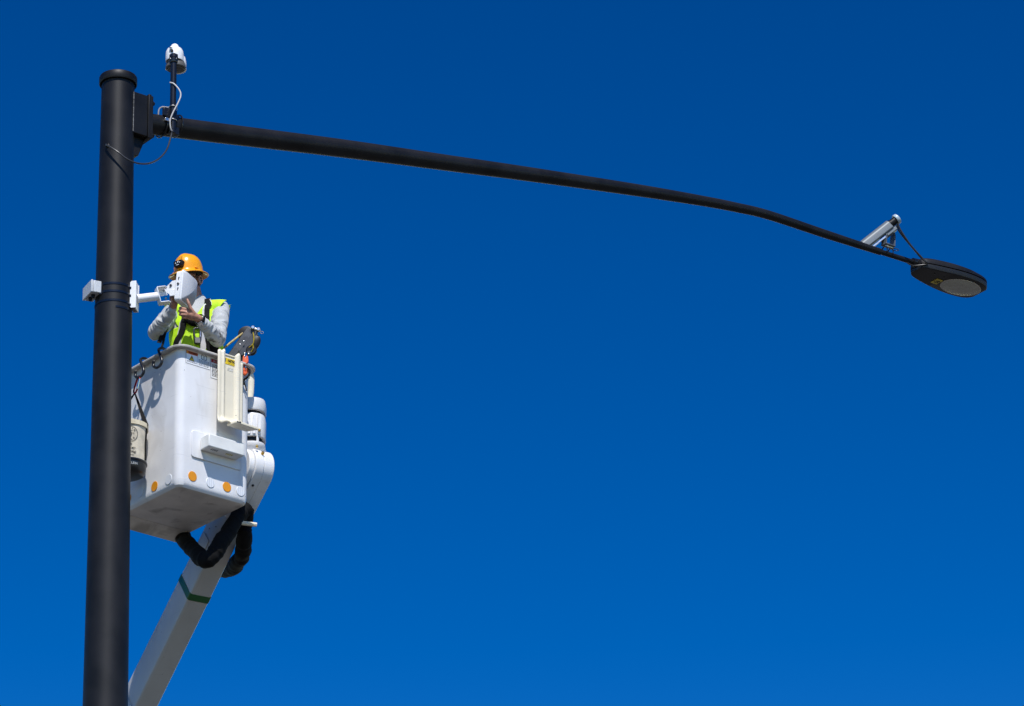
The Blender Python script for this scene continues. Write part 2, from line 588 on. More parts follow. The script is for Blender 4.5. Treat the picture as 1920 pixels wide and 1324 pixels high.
# welded box between pole and arm flange, with a gusset under it
zt, zb = on_plane(238, 167, pole_c(12) + AN * 0.10, AN).z, on_plane(236, 243, pole_c(12) + AN * 0.10, AN).z
zc = (zt + zb) / 2
hb = (zt - zb) / 2
pc = pole_c(zc)
s1 = (arm_start - pc).dot(A)
fl = s1 - 0.045
hw = 0.105
mb = MB().box(pc + A * ((0.02 + fl) / 2), (A, AN, Z), ((fl - 0.02) / 2, hw, hb))
boxo = part('arm_bracket', mb, m_black, pole, bevel=0.004)
mb = MB().box(pc + A * (fl + 0.012), (A, AN, Z), (0.012, hw + 0.012, hb + 0.012))
part('inner_flange', mb, m_black, pole, bevel=0.003)
mb = MB().box(pc + A * (fl + 0.034), (A, AN, Z), (0.010, hw + 0.006, hb + 0.006))
part('outer_flange', mb, m_black, pole, bevel=0.003)
mb = MB().prism([(0.05, -hb), (fl + 0.015, -hb), (fl + 0.01, -hb - 0.02), (pole_r(zc) + 0.035, -hb - 0.15), (pole_r(zc) - 0.05, -hb - 0.17)], pc, A, Z, AN, -0.05, 0.05)
part('gusset', mb, m_black, pole, bevel=0.004)
for sx_ in (-1, 1):
    for sz in (-1, 1):
        c = pc + A * (fl + 0.044) + AN * (sx_ * (hw - 0.03)) + Z * (sz * (hb - 0.035))
        mb = MB().lathe([(0.021, 0), (0.021, 0.016), (0.014, 0.017), (0.014, 0.03), (0.002, 0.031)], c, (AN, Z, A), n=6)
        part('bolt', mb, m_black_gloss, pole, smooth=25)
# scraped weld bead along the front edge of the box
we = math.sqrt(max(0.0, pole_r(zc) ** 2 - hw ** 2))
mb = MB()
wp = [pc + A * (we + 0.006) + AN * (hw + 0.001) + Z * (zb - zc + 0.006 + (zt - zb - 0.012) * i / 60) + A * (0.003 * noise.noise(Vector((i * 0.6, 3, 0)))) for i in range(61)]
mb.tube(wp, [0.0034 + 0.0012 * noise.noise(Vector((i * 0.9, 0, 0))) for i in range(61)], n=8)
part('weld_bead', mb, m_weld, pole)
# cable entry hole
ch = on_plane(200, 272, pole_c(12) + Vector((-0.02, -0.125, 0)), Vector((0, -1, 0)))
cc = pole_c(ch.z)
dirn = Vector((ch.x - cc.x, ch.y - cc.y, 0)).normalized()
hole = cc + dirn * (pole_r(ch.z))
tx = Z.cross(dirn)
part('cable_grommet', MB().lathe([(0.017, -0.01), (0.017, 0.004), (0.013, 0.007), (0.009, 0.004), (0.002, -0.004)], hole, (tx, Z, dirn), n=20), m_rubber, pole)

# ================================================================= street lamp head
LP = tip1
lam_c0 = arm_at(1716, 500)
luma = thing('street_lamp', tip1, 'black flat street lamp head with an oval lens on the arm tip', 'lamp')
LA = Vector((math.cos(R(37)), math.sin(R(37)), -0.03)).normalized()
LS = Vector((math.sin(R(37)), -math.cos(R(37)), 0))    # towards camera
LU = LS.cross(LA)
if LU.z < 0:
    LU = -LU
s_ = mpp(tip1)
# plan outline: half widths along the length, heights above and below the seam
L0 = tip1 - LA * 0.03 - LU * 0.035
prof = [(0.00, 0.070, 0.040, 0.030), (0.03, 0.098, 0.055, 0.036), (0.10, 0.120, 0.066, 0.040), (0.22, 0.145, 0.072, 0.042), (0.36, 0.168, 0.072, 0.042), (0.50, 0.178, 0.066, 0.042), (0.60, 0.172, 0.056, 0.042), (0.68, 0.156, 0.050, 0.042), (0.735, 0.128, 0.044, 0.040), (0.768, 0.090, 0.034, 0.036)]
prof = [(l * 0.975, w * 1.02, a * 1.15, b * 1.15) for l, w, a, b in prof]
def lam_ring(l, w, a, b, kind):
    c = L0 + LA * l
    if kind == 'lid':
        pts = [(math.cos(t), math.sin(t)) for t in [math.pi * i / 20 for i in range(21)]]
        up = [c + LS * (w * math.copysign(abs(x) ** 0.62, x)) + LU * (0.008 + a * y ** 0.8) for x, y in pts]
        return up + [c - LS * (w * 0.9) + LU * 0.004, c + LS * (w * 0.9) + LU * 0.004]
    w *= 0.985
    return [c + LS * w + LU * 0.0, c + LS * (w * 1.0) - LU * (b * 0.5), c + LS * (w * 0.965) - LU * (b * 0.9), c + LS * (w * 0.92) - LU * b, c - LS * (w * 0.92) - LU * b, c - LS * (w * 0.965) - LU * (b * 0.9), c - LS * w - LU * (b * 0.5), c - LS * w]
def dens(pr, k=4):
    sp = spline([Vector((p[0], p[1], p[2])) for p in pr], k)
    sb = spline([Vector((p[3], 0, 0)) for p in pr], k)
    return [(a.x, max(a.y, .01), max(a.z, .01), max(b.x, .01)) for a, b in zip(sp, sb)]
dp = dens(prof)
lid = part('lid', MB().loft([lam_ring(*p, 'lid') for p in dp]), m_black, luma, smooth=45)
body = part('housing', MB().loft([lam_ring(*p, 'body') for p in dp]), m_black, luma, smooth=35, bevel=0.003)
body.data.materials[0] = M('lamp_housing_black', (0.006, 0.006, 0.007), 0.5, var=0.1, bump=0.1)
lc = L0 + LA * 0.520 - LU * 0.049
part('lens_rim', MB().lathe([(0.98, 0.012), (1.0, -0.002), (0.97, -0.006), (0.93, -0.004), (0.92, 0.01)], lc, (LA * 0.205, LS * 0.142, LU), n=48), m_lensrim, luma, smooth=60)
part('lens', MB().lathe([(0.935, 0.006), (0.93, -0.004), (0.8, -0.011), (0.4, -0.015), (0.01, -0.016)], lc, (LA * 0.205, LS * 0.142, LU), n=48), m_lens, luma, smooth=60)
part('neck_clamp', MB().loft([[tip1 - LA * 0.07 + (LS * math.cos(a) + LU * math.sin(a)) * 0.036 for a in [2 * math.pi * j / 20 for j in range(20)]], [L0 + LA * 0.06 + LU * 0.03 + (LS * math.cos(a) + LU * math.sin(a)) * 0.05 for a in [2 * math.pi * j / 20 for j in range(20)]]]), m_black_gloss, luma)
ydc = on_plane(1756.5, 528, L0 - LU * 0.0515, LU)
st = part('number_sticker', MB().box(ydc, (LS, LA, LU), (0.045, 0.034, 0.0012)), m_dyellow, luma)
text_part('sticker_number', '90', 0.058, ydc - LU * 0.0030 + LA * 0.002, -LS, LA, m_print, st, sx=0.85, bold=0.001)
text_part('sticker_number', 'W', 0.010, ydc - LU * 0.0030 - LA * 0.029, -LS, LA, m_print, st, sx=0.9)
for q in (0.16, 0.27):
    c = L0 + LA * q + LS * 0.06 - LU * 0.0495
    part('screw', MB().lathe([(0.008, 0.004), (0.008, -0.002), (0.002, -0.003)], c, (LA, LS, LU), n=12), m_black_gloss, luma)
cable_tip = L0 + LA * 0.035 + LS * 0.112 - LU * 0.0

# ================================================================= detector camera clamped near the arm tip
dc_px = (1665, 464)
dclamp = arm_at(1664, 472)
det = thing('traffic_detector', dclamp, 'grey tubular traffic sensor on a steel bracket near the arm tip', 'sensor')
sm = mpp(dclamp)
e0, e1 = arm_at(1637, 451) - AN * 0.07, arm_at(1661.5, 427) + AN * 0.05
DA = (e1 - e0).normalized()
DU = (Z - DA * Z.dot(DA)).normalized()
DS = DA.cross(DU)
len_ = (e1 - e0).length
# housing: half-round top over a flat-bottomed body
hr = 9.4 * sm
outl = [(hr * math.cos(a), hr * 0.25 + hr * math.sin(a)) for a in [math.pi * i / 16 for i in range(17)]] + [(-hr, -hr * 0.75), (-hr * 0.8, -hr * 0.95), (hr * 0.8, -hr * 0.95), (hr, -hr * 0.75)]
mb = MB().prism(outl, e0 - DA * 0.045, DS, DU, DA, 0, len_ + 0.045)
part('housing', mb, m_alu, det, bevel=0.003)
mb = MB().lathe([(hr * 0.92, 0), (hr * 0.92, 0.012), (hr * 0.78, 0.014), (hr * 0.78, 0.075), (hr * 0.2, 0.078)], e1 + DU * hr * 0.18, (DS, DU, DA), n=28)
part('end_collar', mb, m_rubber, det)
mb = MB().lathe([(hr * 1.02, 0), (hr * 1.06, 0.006), (hr * 1.06, 0.024), (hr * 1.0, 0.030), (0.003, 0.031)], e1 + DU * hr * 0.2 + DA * 0.072, (DS, DU, DA), n=28)
part('end_cap', mb, M('pale_blue_grey_paint', (0.36, 0.45, 0.50), 0.35, metal=0.0, var=0.04), det)
jb = (e0 + e1) / 2 - DU * (hr * 1.25) + DA * 0.10
part('hinge_block', MB().box(jb, (DA, DS, DU), (0.055, hr * 0.62, hr * 0.34)), m_alu, det, bevel=0.004)
part('slide_rail', MB().box((e0 + e1) / 2 - DU * (hr * 1.1) - DA * 0.07 + AN * hr * 0.5, (DA, DS, DU), (0.10, 0.006, 0.010)), m_steel, det, bevel=0.002)
m_brkt = M('bracket_grey', (0.14, 0.155, 0.17), 0.4, metal=0.4, var=0.15, vscale=30)
fz = ar[-1] + 0.022
for q in (-1, 1):
    p0 = dclamp + Z * fz + A * (q * 0.050) + AN * 0.015
    p1 = p0 + Z * 0.150 + A * 0.010 + AN * 0.01
    d_ = (p1 - p0).normalized()
    w_ = d_.cross(A).normalized()
    part('bracket_arm', MB().prism([(-0.032, 0), (0.032, 0), (0.032, 0.10), (0.014, 0.155), (-0.014, 0.155), (-0.032, 0.10)], p0, w_, d_, A, -0.005, 0.005), m_brkt, det, bevel=0.002)
    part('bolt', MB().lathe([(0.012, 0), (0.012, 0.011), (0.002, 0.013)], p0 + d_ * 0.125 + A * (q * 0.005), (w_, d_, A * q), n=6), m_steel, det)
part('tilt_plate', MB().box(dclamp + Z * (fz + 0.150) + A * 0.012 + AN * 0.03, (DA, DS, DU), (0.085, 0.026, 0.022)), m_brkt, det, bevel=0.004)
part('bracket_foot', MB().box(dclamp + Z * fz + AN * 0.015, (A, AN, Z), (0.056, 0.034, 0.005)), m_brkt, det, bevel=0.002)
cl = path[-3]
for q in (-0.035, 0.035):
    ringp = [dclamp + A * q + (AN * math.cos(a) + Z * math.sin(a)) * (ar[-1] + 0.006) for a in [2 * math.pi * j / 24 for j in range(24)]]
    part('clamp_band', MB().tube(ringp, 0.005, n=8, closed=True), m_black_gloss, det)
part('clamp_bolt', MB().capsule([dclamp + Z * (ar[-1] + 0.012) - A * 0.03 + AN * 0.02, dclamp + Z * (ar[-1] + 0.012) + A * 0.05 + AN * 0.02], [0.012, 0.010], n=10), m_steel, det)
lp = dclamp + Z * (ar[-1] + 0.004) + A * 0.075 + AN * 0.02
part('strap_tail', MB().tube([lp + (A * math.cos(a) * 0.035 + AN * math.sin(a) * 0.02) for a in [2 * math.pi * j / 20 for j in range(20)]], 0.0035, n=8, closed=True), m_dsteel, det)
pt = e1 + DA * 0.05 - DU * (hr * 0.75)
for q in (0, 1):
    a0 = pt + DS * (0.012 if q else -0.012) + DA * 0.01 * q
    pts = [a0, a0 * 0.9 + cable_tip * 0.1 - Z * 0.03, a0 * 0.55 + cable_tip * 0.45 - Z * (0.025 + 0.012 * q) - A * 0.01, a0 * 0.15 + cable_tip * 0.85 - Z * 0.015 - A * (0.012 - 0.008 * q), cable_tip + LS * 0.006]
    part('cable', MB().tube(spline(pts, 10), 0.0075, n=10), m_bcable, det)
part('drip_loop', MB().tube(spline([arm_at(1695, 494) + AN * 0.04 - Z * 0.01, arm_at(1706, 500) + AN * 0.05 - Z * 0.01, cable_tip - LU * 0.01], 8), 0.0065, n=10), m_bcable, det)

# ================================================================= dome camera on its riser at the pole end of the arm
rz0 = arm_at(325, 246)
riser_foot = arm_at(325, 246) + AN * (ar[0] + 0.045)
def rp(px, py):
    return on_plane(px, py, riser_foot, Y)
r0, r1 = rp(323.5, 250), rp(325.5, 102)
r1 = Vector((r0.x, r0.y, r1.z))
camt = thing('dome_camera', r0, 'white dome camera on a slim black riser beside the pole top', 'camera')
part('riser', MB().lathe([(0.004, 0), (0.022, 0.002), (0.022, 0.03), (0.0235, 0.03), (0.0235, r1.z - r0.z)], r0, n=28), m_black_gloss, camt)
sm = mpp(r0)
part('socket', MB().lathe([(0.030, -0.075), (0.032, -0.07), (0.032, -0.04), (0.035, -0.036), (0.035, -0.01), (0.01, -0.008)], r1, n=28), m_black_gloss, camt)
hc = rp(330.5, 95)
hc = Vector((hc.x, r1.y + 0.05, hc.z - 0.028))
hr = 17.4 * sm
hc.z = rp(329, 92).z - 0.02
hc.x = rp(326.5, 92).x
m_dg = M('dark_grey_plastic', (0.10, 0.095, 0.085), 0.5)
# bell-shaped hood with a raised crown, dark hollow below
part('hood', MB().lathe([(hr * 0.90, -0.062), (hr * 0.99, -0.062), (hr * 1.01, -0.055), (hr * 1.0, 0.0), (hr * 0.95, 0.022), (hr * 0.82, 0.040), (hr * 0.60, 0.052), (hr * 0.47, 0.062), (hr * 0.37, 0.078), (hr * 0.20, 0.087), (0.002, 0.090)], hc, n=48, sx=0.98), m_white, camt, smooth=50)
part('inner_shell', MB().lathe([(hr * 0.87, -0.066), (hr * 0.80, -0.064), (hr * 0.7, -0.085), (hr * 0.3, -0.095), (0.002, -0.096)], hc, n=32), m_dg, camt)
part('lower_ring', MB().lathe([(hr * 0.6, 0.01), (hr * 0.90, 0.0), (hr * 1.08, -0.035), (hr * 1.12, -0.050), (hr * 1.10, -0.060), (hr * 0.98, -0.066), (hr * 0.90, -0.062), (hr * 0.84, -0.070), (hr * 0.4, -0.074), (0.002, -0.075)], hc + X * 0.008 + Y * 0.020 - Z * 0.050, n=48, sx=1.0), m_dg, camt, smooth=40)
part('side_shield', MB().lathe([(hr * 1.10, -0.080), (hr * 1.13, -0.078), (hr * 1.10, -0.03), (hr * 0.98, 0.015), (hr * 0.7, 0.035), (0.01, 0.045)], hc + X * 0.018 + Y * 0.065 - Z * 0.014, n=48, sx=0.86), m_white, camt, smooth=50)
sp = hc + Vector((-0.022, -hr * 0.93 - 0.004, 0.016))
part('cable_socket', MB().lathe([(0.013, -0.02), (0.013, 0.01), (0.008, 0.012), (0.008, 0.002), (0.002, 0.002)], sp, (X, Z, -Y), n=18), m_steel, camt)
part('socket_clip', MB().box(sp - Z * 0.022 + X * 0.008 + Y * 0.002, (X, Y, Z), (0.010, 0.012, 0.008)), m_rubber, camt, bevel=0.002)
for px, py in ((307, 115), (349, 114)):
    c = rp(px + 2.5, py)
    part('latch', MB().box(Vector((c.x + (0.006 if px < 320 else -0.024), hc.y + 0.03, c.z - 0.02)), (X, Y, Z), (0.010, 0.008, 0.012)), m_steel, camt, bevel=0.003)
for q in (-1, 1):
    part('screw', MB().ell(r1 + Vector((q * 0.022, -0.028, -0.052)), (X, Y, Z), (0.005, 0.005, 0.005), 10, 6), m_steel, camt)
# saddle clamp holding the riser to the arm
sdl = r0 + Z * 0.06
az0 = arm_at(325, 240)
part('saddle_block', MB().box(Vector((r0.x, r0.y + 0.035, sdl.z + 0.03)), (A, AN, Z), (0.045, 0.02, 0.085)), m_black_gloss, camt, bevel=0.004)
for py in (201, 226):
    zz = rp(325, py).z
    ub = [Vector((r0.x, r0.y, zz)) + Vector((0.028 * math.cos(a), -0.028 * math.sin(a), 0)) for a in [math.pi * i / 14 for i in range(15)]]
    ub = [ub[0] + Y * 0.05] + ub + [ub[-1] + Y * 0.05]
    part('u_bolt', MB().tube(ub, 0.0048, n=8), m_steel, camt)
for px in (303, 331):
    cpt = arm_at(px, 237)
    ringp = [cpt + (AN * math.cos(a) + Z * math.sin(a)) * (ar[0] + 0.006) for a in [2 * math.pi * j / 32 for j in range(32)]]
    part('arm_band', MB().tube(ringp, 0.007, n=8, closed=True), m_black_gloss, camt)
cx0 = arm_at(301, 232) + AN * (ar[0] + 0.01)
part('band_buckle', MB().box(cx0 + Z * -0.005, (A, AN, Z), (0.020, 0.010, 0.013)), m_steel, camt, bevel=0.002)
part('band_buckle', MB().box(arm_at(300, 216) + AN * (ar[0] * 0.75), (A, AN, Z), (0.012, 0.010, 0.012)), m_steel, camt, bevel=0.002)
part('cross_bracket', MB().box(arm_at(309, 219) + AN * (ar[0] * 0.7 + 0.01), (A, AN, Z), (0.06, 0.012, 0.035)), m_black_gloss, camt, bevel=0.003)
for px, py in ((306, 218), (313, 208)):
    part('bolt', MB().lathe([(0.010, 0), (0.010, 0.010), (0.002, 0.012)], rp(px, py) - Y * 0.005, (X, Z, -Y), n=6), m_steel, camt)
part('wire', MB().tube(spline([rp(298, 229) - Y * 0.01, rp(297.5, 214) - Y * 0.02, rp(300, 206) - Y * 0.02, rp(306, 203) - Y * 0.02, rp(316, 203) - Y * 0.01], 8), 0.0055, n=8), m_cable, camt)
# white cable down the riser and the black loop back into the pole
part('cable', MB().tube(spline([rp(319, 157) - Y * 0.018, rp(327, 161) - Y * 0.03, rp(337, 173) - Y * 0.035, rp(339.5, 184) - Y * 0.035, rp(334, 199) - Y * 0.04, rp(325, 217) - Y * 0.045, rp(320, 231) - Y * 0.045, rp(320.5, 244) - Y * 0.035, rp(322.5, 248) - Y * 0.02], 8), 0.0055, n=10), M('pale_cable', (0.55, 0.53, 0.5), 0.45), camt)
rdp = r0.y - NY
lo_ = [rp(323, 246) - Y * 0.015, rp(321, 258) - Y * 0.02, W(313, 280, rdp - 0.08), W(299, 297, rdp - 0.18), W(281, 306, rdp - 0.27), W(263, 307, PD - 0.11), W(248, 303, PD - 0.15)]
pz = [hole + dirn * 0.004, hole + dirn * 0.05 + tx * 0.01]
def pole_front(px, py, gap):
    n_ = Vector((0, -1, 0))
    p = on_plane(px, py, pole_c(12) + n_ * 0.12, n_)
    c = pole_c(p.z)
    dx = p.x - c.x
    rr = pole_r(p.z) + gap
    return Vector((p.x, c.y - math.sqrt(max(0, rr * rr - dx * dx)), p.z))
lo_ += [W(235, 296, PD - 0.17), W(221, 285, PD - 0.18), W(208, 276.5, PD - 0.165), hole + dirn * 0.02, hole - dirn * 0.01]
part('loop_cable', MB().tube(spline(lo_, 10), 0.0065, n=10), m_bcable, camt)

# ================================================================= straps, junction box and antenna bracket on the pole
def strap_ring(z, a0, a1, w=0.015, th=0.0025, n=48):
    c = pole_c(z)
    r = pole_r(z)
    ts = [a0 + (a1 - a0) * i / n for i in range(n + 1)]
    rings = []
    for a in ts:
        d = Vector((math.cos(a), math.sin(a), 0))
        rings.append([c + d * (r + o) + Z * zz for o, zz in ((0.0004, -w / 2), (th, -w / 2), (th, w / 2), (0.0004, w / 2))])
    return MB().loft(rings)
brk = thing('antenna_bracket', pole_front(245, 565, 0.0), 'white steel pole bracket with a tube and clamp held by black bands', 'bracket')
zs_ = [pole_front(211, py, 0.002).z for py in (532, 546.5, 563.5)]
for z in zs_:
    part('band', strap_ring(z, 0, 2 * math.pi, w=0.0165, th=0.0035), m_strap, brk)
zt4 = pole_front(222, 575.5, 0.002).z
part('band_tail', strap_ring(zt4, R(-78), R(-20), w=0.0145, th=0.0035), m_strap, brk)
# channel plate
B0 = W(247, 562, PD)
bn = Vector((math.cos(R(-8)), math.sin(R(-8)), 0))     # outward from the pole, to the right
bs = Vector((-bn.y, bn.x, 0))
bzt, bzb = W(249, 534, PD).z, W(249, 584, PD).z
zm = (bzt + bzb) / 2
hz = (bzt - bzb) / 2
rr = pole_r(zm)
pcn = pole_c(zm)
web = pcn + bn * (rr + 0.036)
part('channel_web', MB().box(web + Z * 0, (bn, bs, Z), (0.003, 0.045, hz)), m_white, brk, bevel=0.002)
for q in (-1, 1):
    part('channel_flange', MB().prism([(-0.040, -hz + 0.012), (-0.040, hz - 0.012), (-0.030, hz), (0.006, hz), (0.006, -hz), (-0.030, -hz)], web, bn, Z, bs, q * 0.044 - 0.003, q * 0.044 + 0.003), m_white, brk, bevel=0.0015)
for z in zs_:
    part('band_slot', MB().box(web - bn * 0.036 - bs * 0.046 + Z * (z - zm - 0.012), (bn, bs, Z), (0.006, 0.004, 0.009)), m_strap, brk)
for q in (-1, 1):
    part('hole_plug', MB().lathe([(0.007, 0), (0.007, 0.0015), (0.001, 0.002)], web + bn * 0.003 + Z * (q * hz * 0.62) - bs * 0.03, (bs, Z, bn), n=14), m_box, brk)
t0, t1 = web + bn * 0.002 + Z * (W(255, 563, PD).z - zm), W(296, 555.5, PD + 0.03)
part('tube', MB().tube([t0, t1], 8.0 * mpp(t0), n=32), m_white, brk)
# C-shaped yoke and clamp behind the antenna
ybx = (t1 - t0).normalized()
yz = (Z - ybx * Z.dot(ybx)).normalized()
ys = ybx.cross(yz)                                     # towards/away from the camera
if ys.y > 0:
    ys = -ys
hy = 0.060
part('yoke_back', MB().box(t1, (ybx, ys, yz), (0.0035, 0.035, hy)), m_white, brk, bevel=0.003)
for q in (-1, 1):
    part('yoke_flange', MB().prism([(0, -0.035), (0, 0.035), (0.06, 0.035), (0.085, 0.012), (0.085, -0.012), (0.06, -0.035)], t1 + yz * (q * hy), ybx, ys, yz, -0.0035, 0.0035), m_white, brk, bevel=0.002)
    part('bolt', MB().lathe([(0.008, 0), (0.008, 0.008), (0.002, 0.009)], t1 + yz * (q * (hy - 0.028)) + ybx * 0.05 + ys * 0.012, (ybx, yz, ys), n=6), m_dsteel, brk)
part('yoke_rear_plate', MB().box(t1 + ybx * 0.045 - ys * 0.032 + yz * 0.035, (ybx, ys, yz), (0.042, 0.003, 0.024)), m_white, brk, bevel=0.002)

# ---- antenna
ant = thing('panel_antenna', W(343, 545, 0.0), 'white panel antenna with a bulging grey radome held by the worker', 'antenna')
aphi = R(69)
AE = Vector((math.cos(aphi), math.sin(aphi), 0))       # receding horizontal edge
ANr = Vector((math.sin(aphi), -math.cos(aphi), 0))     # radome faces right and towards the camera
tilt = Matrix.Rotation(R(3.5), 3, AE)
AZu = tilt @ Z
ANr = tilt @ ANr
ne_top, ne_bot = W(342, 505.5, -0.05), W(336.5, 562.5, -0.05)
AC0 = (ne_top + ne_bot) / 2
AZu = (ne_top - ne_bot).normalized()
ANr = AE.cross(AZu).normalized()
hh = (ne_top - ne_bot).length / 2
el = 0.170
actr = AC0 + AE * (el / 2)
# back housing with a lip
ring = rrect(el / 2, hh, 0.02, 5)
def aring(k, n_):
    return [actr + AE * (x * k) + AZu * (y * k) + ANr * n_ for x, y in ring]
part('back_housing', MB().loft([aring(0.9, -0.05), aring(0.97, -0.045), aring(0.98, -0.004)]), m_white, ant, bevel=0.002)
part('lip', MB().loft([aring(1.0, -0.004), aring(1.035, -0.002), aring(1.035, 0.009), aring(1.0, 0.012)]), m_white, ant, bevel=0.0015)
levels = [(0.985, 0.012), (0.955, 0.019), (0.89, 0.030), (0.80, 0.042), (0.68, 0.055), (0.54, 0.066), (0.38, 0.074), (0.20, 0.079), (0.03, 0.081)]
part('radome', MB().loft([aring(k, n_) for k, n_ in levels], True, True), m_radome, ant, smooth=60)
side = actr - AE * (el / 2 * 0.985)
for q, dz in ((0, 0.055), (1, 0.012), (2, -0.03)):
    c = side + AZu * dz + ANr * (-0.024)
    if q == 1:
        part('bolt', MB().lathe([(0.009, -0.004), (0.009, 0.004), (0.004, 0.007), (0.002, 0.007)], c - AE * 0.002, (ANr, AZu, -AE), n=14), m_dsteel, ant)
    else:
        part('slot', MB().prism([(-0.003, -0.010), (0.002, -0.010), (0.001, 0.0), (0.006, 0.004), (0.006, 0.011), (-0.003, 0.011)], c - AE * 0.001, ANr, AZu, -AE, -0.003, 0.0015), m_rubber, ant)
# mounting ears behind the housing reaching the yoke
ear0 = actr - AE * 0.05 - ANr * 0.05
for q, off in ((0, -0.052), (1, 0.035)):
    o_ = actr + AE * off - ANr * 0.048
    part('mounting_ear', MB().prism([(0, -0.055), (0, 0.062), (-0.045, 0.055), (-0.085, 0.015), (-0.088, -0.03), (-0.06, -0.05)], o_, ANr, AZu, AE, -0.003, 0.003), m_white, ant, bevel=0.0015)
    part('bolt', MB().lathe([(0.010, 0), (0.010, 0.009), (0.002, 0.010)], o_ - ANr * 0.05 + AZu * 0.018 - AE * 0.003, (ANr, AZu, -AE), n=6), m_dsteel, ant)
part('cross_plate', MB().box(actr - AE * 0.008 - ANr * 0.075 - AZu * 0.042, (AE, ANr, AZu), (0.046, 0.030, 0.003)), m_white, ant, bevel=0.0015)
part('clamp_shell', MB().loft([[actr - ANr * 0.07 - AZu * 0.045 - AE * (0.052 + k * 0.012) + ANr * (x * 0.030) + AZu * (y * 0.026) for x, y in rrect(1, 1, 0.4, 4)] for k in (0, 1)]), m_white, ant, bevel=0.002)

# ---- junction box left of the pole
jn = W(171.5, 524, PD - 0.155)
JL = Vector((-math.cos(R(63)), math.sin(R(63)), 0))
JR = Vector((math.cos(R(27)), math.sin(R(27)), 0))
jh = 0.094
jl, jr = 0.175, 0.080
jc = jn + JL * (jl / 2) + JR * (jr / 2) - Z * (jh / 2)
jbx = thing('junction_box', jc - Z * jh / 2, 'small grey junction box strapped to the left side of the pole', 'box')
part('case', MB().box(jc + JR * 0.008, (JL, JR, Z), (jl / 2, jr / 2 - 0.009, jh / 2)), m_box, jbx, bevel=0.005)
part('lid', MB().box(jc - JR * (jr / 2 - 0.007), (JL, JR, Z), (jl / 2 + 0.002, 0.0075, jh / 2 + 0.002)), m_box, jbx, bevel=0.004)
part('end_ridge', MB().box(jc - JL * (jl / 2 + 0.001) + JR * 0.002, (JL, JR, Z), (0.002, 0.004, jh / 2 - 0.004)), m_box, jbx)
for q in (-0.035, 0.02):
    c = jc - Z * (jh / 2) + JL * q - JR * 0.005
    part('cable_gland', MB().lathe([(0.015, 0.002), (0.015, -0.012), (0.0125, -0.014), (0.0125, -0.026), (0.003, -0.028)], c, n=16), m_rubber, jbx)
part('strap_lug', MB().box(pole_front(188, 541, 0.006), (X, Y, Z), (0.012, 0.006, 0.045)), m_black_gloss, jbx, bevel=0.002)

# ================================================================= bucket lift
PHI = R(40.8)
U = Vector((math.cos(PHI), math.sin(PHI), 0))          # along the sunlit side, away to the right
V = Vector((-math.sin(PHI), math.cos(PHI), 0))         # along the other side, away to the left
N0 = W(333.5, 909.5, 0.0)                                  # near bottom corner
BA, BB, BH = 0.645, 0.762, 1.10
def bk(u, v, z):
    return N0 + U * u + V * v + Z * z
BC = bk(BA / 2, BB / 2, 0)
DD = (CAMROT @ Vector((0.422, 0.822, 0.38))).normalized()   # boom direction, rising towards the camera and right
tipc = W(475, 880, 0.70)
lift_base = tipc - DD * ((tipc.z - 1.0) / DD.z)
lift = thing('bucket_lift', Vector((lift_base.x, lift_base.y, 0)), 'white work bucket on the end of a long pale boom', 'bucket lift')

def bring(inset, z, r, n=7):
    return [BC + U * x + V * y + Z * z for x, y in rrect(BA / 2 - inset, BB / 2 - inset, r, n)]
rc_ = 0.062
outer = [(0.10, 0.0, 0.02), (0.045, 0.0, 0.03), (0.022, 0.005, 0.042), (0.008, 0.018, 0.052), (0.001, 0.040, 0.060), (0.0, 0.07, rc_), (-0.001, 0.3, rc_), (-0.003, 0.7, rc_), (-0.005, BH - 0.03, rc_ + 0.002), (-0.006, BH - 0.012, rc_ + 0.002)]
inner = [(0.006, BH - 0.012, 0.055), (0.008, 0.5, 0.05), (0.012, 0.05, 0.04), (0.05, 0.03, 0.03)]
rings = [bring(*p) for p in outer] + [bring(*p) for p in inner]
bucket = part('bucket', MB().loft(rings, True, True), m_gel, lift, smooth=30)
bucket.data.materials.append(m_floor)
for pl_ in bucket.data.polygons:
    if pl_.normal.z < -0.92:
        pl_.material_index = 1
# rolled rim flange
rp_ = [(0.008, BH - 0.012, 0.06), (-0.006, BH - 0.013, 0.066), (-0.046, BH - 0.016, 0.10), (-0.054, BH - 0.018, 0.108), (-0.056, BH - 0.008, 0.11), (-0.052, BH - 0.001, 0.106), (-0.02, BH + 0.004, 0.08), (0.006, BH, 0.06)]
part('rim', MB().loft([bring(i, z, r, 9) for i, z, r in rp_], closed=True), m_rim, bucket, smooth=40)
FN, LN = -V, -U                                        # outward normals: sunlit face, left face
fp, lp_ = bk(0, 0, 0), bk(0, 0, 0)
def on_front(px, py, off=0.0):
    p = on_plane(px, py, fp + FN * off, FN)
    q = p - N0
    return q.dot(U), q.z
def on_left(px, py, off=0.0):
    p = on_plane(px, py, lp_ + LN * off, LN)
    q = p - N0
    return q.dot(V), q.z
def fpt(u, z, off):
    return N0 + U * u + Z * z + FN * off
def lpt(v, z, off):
    return N0 + V * v + Z * z + LN * off
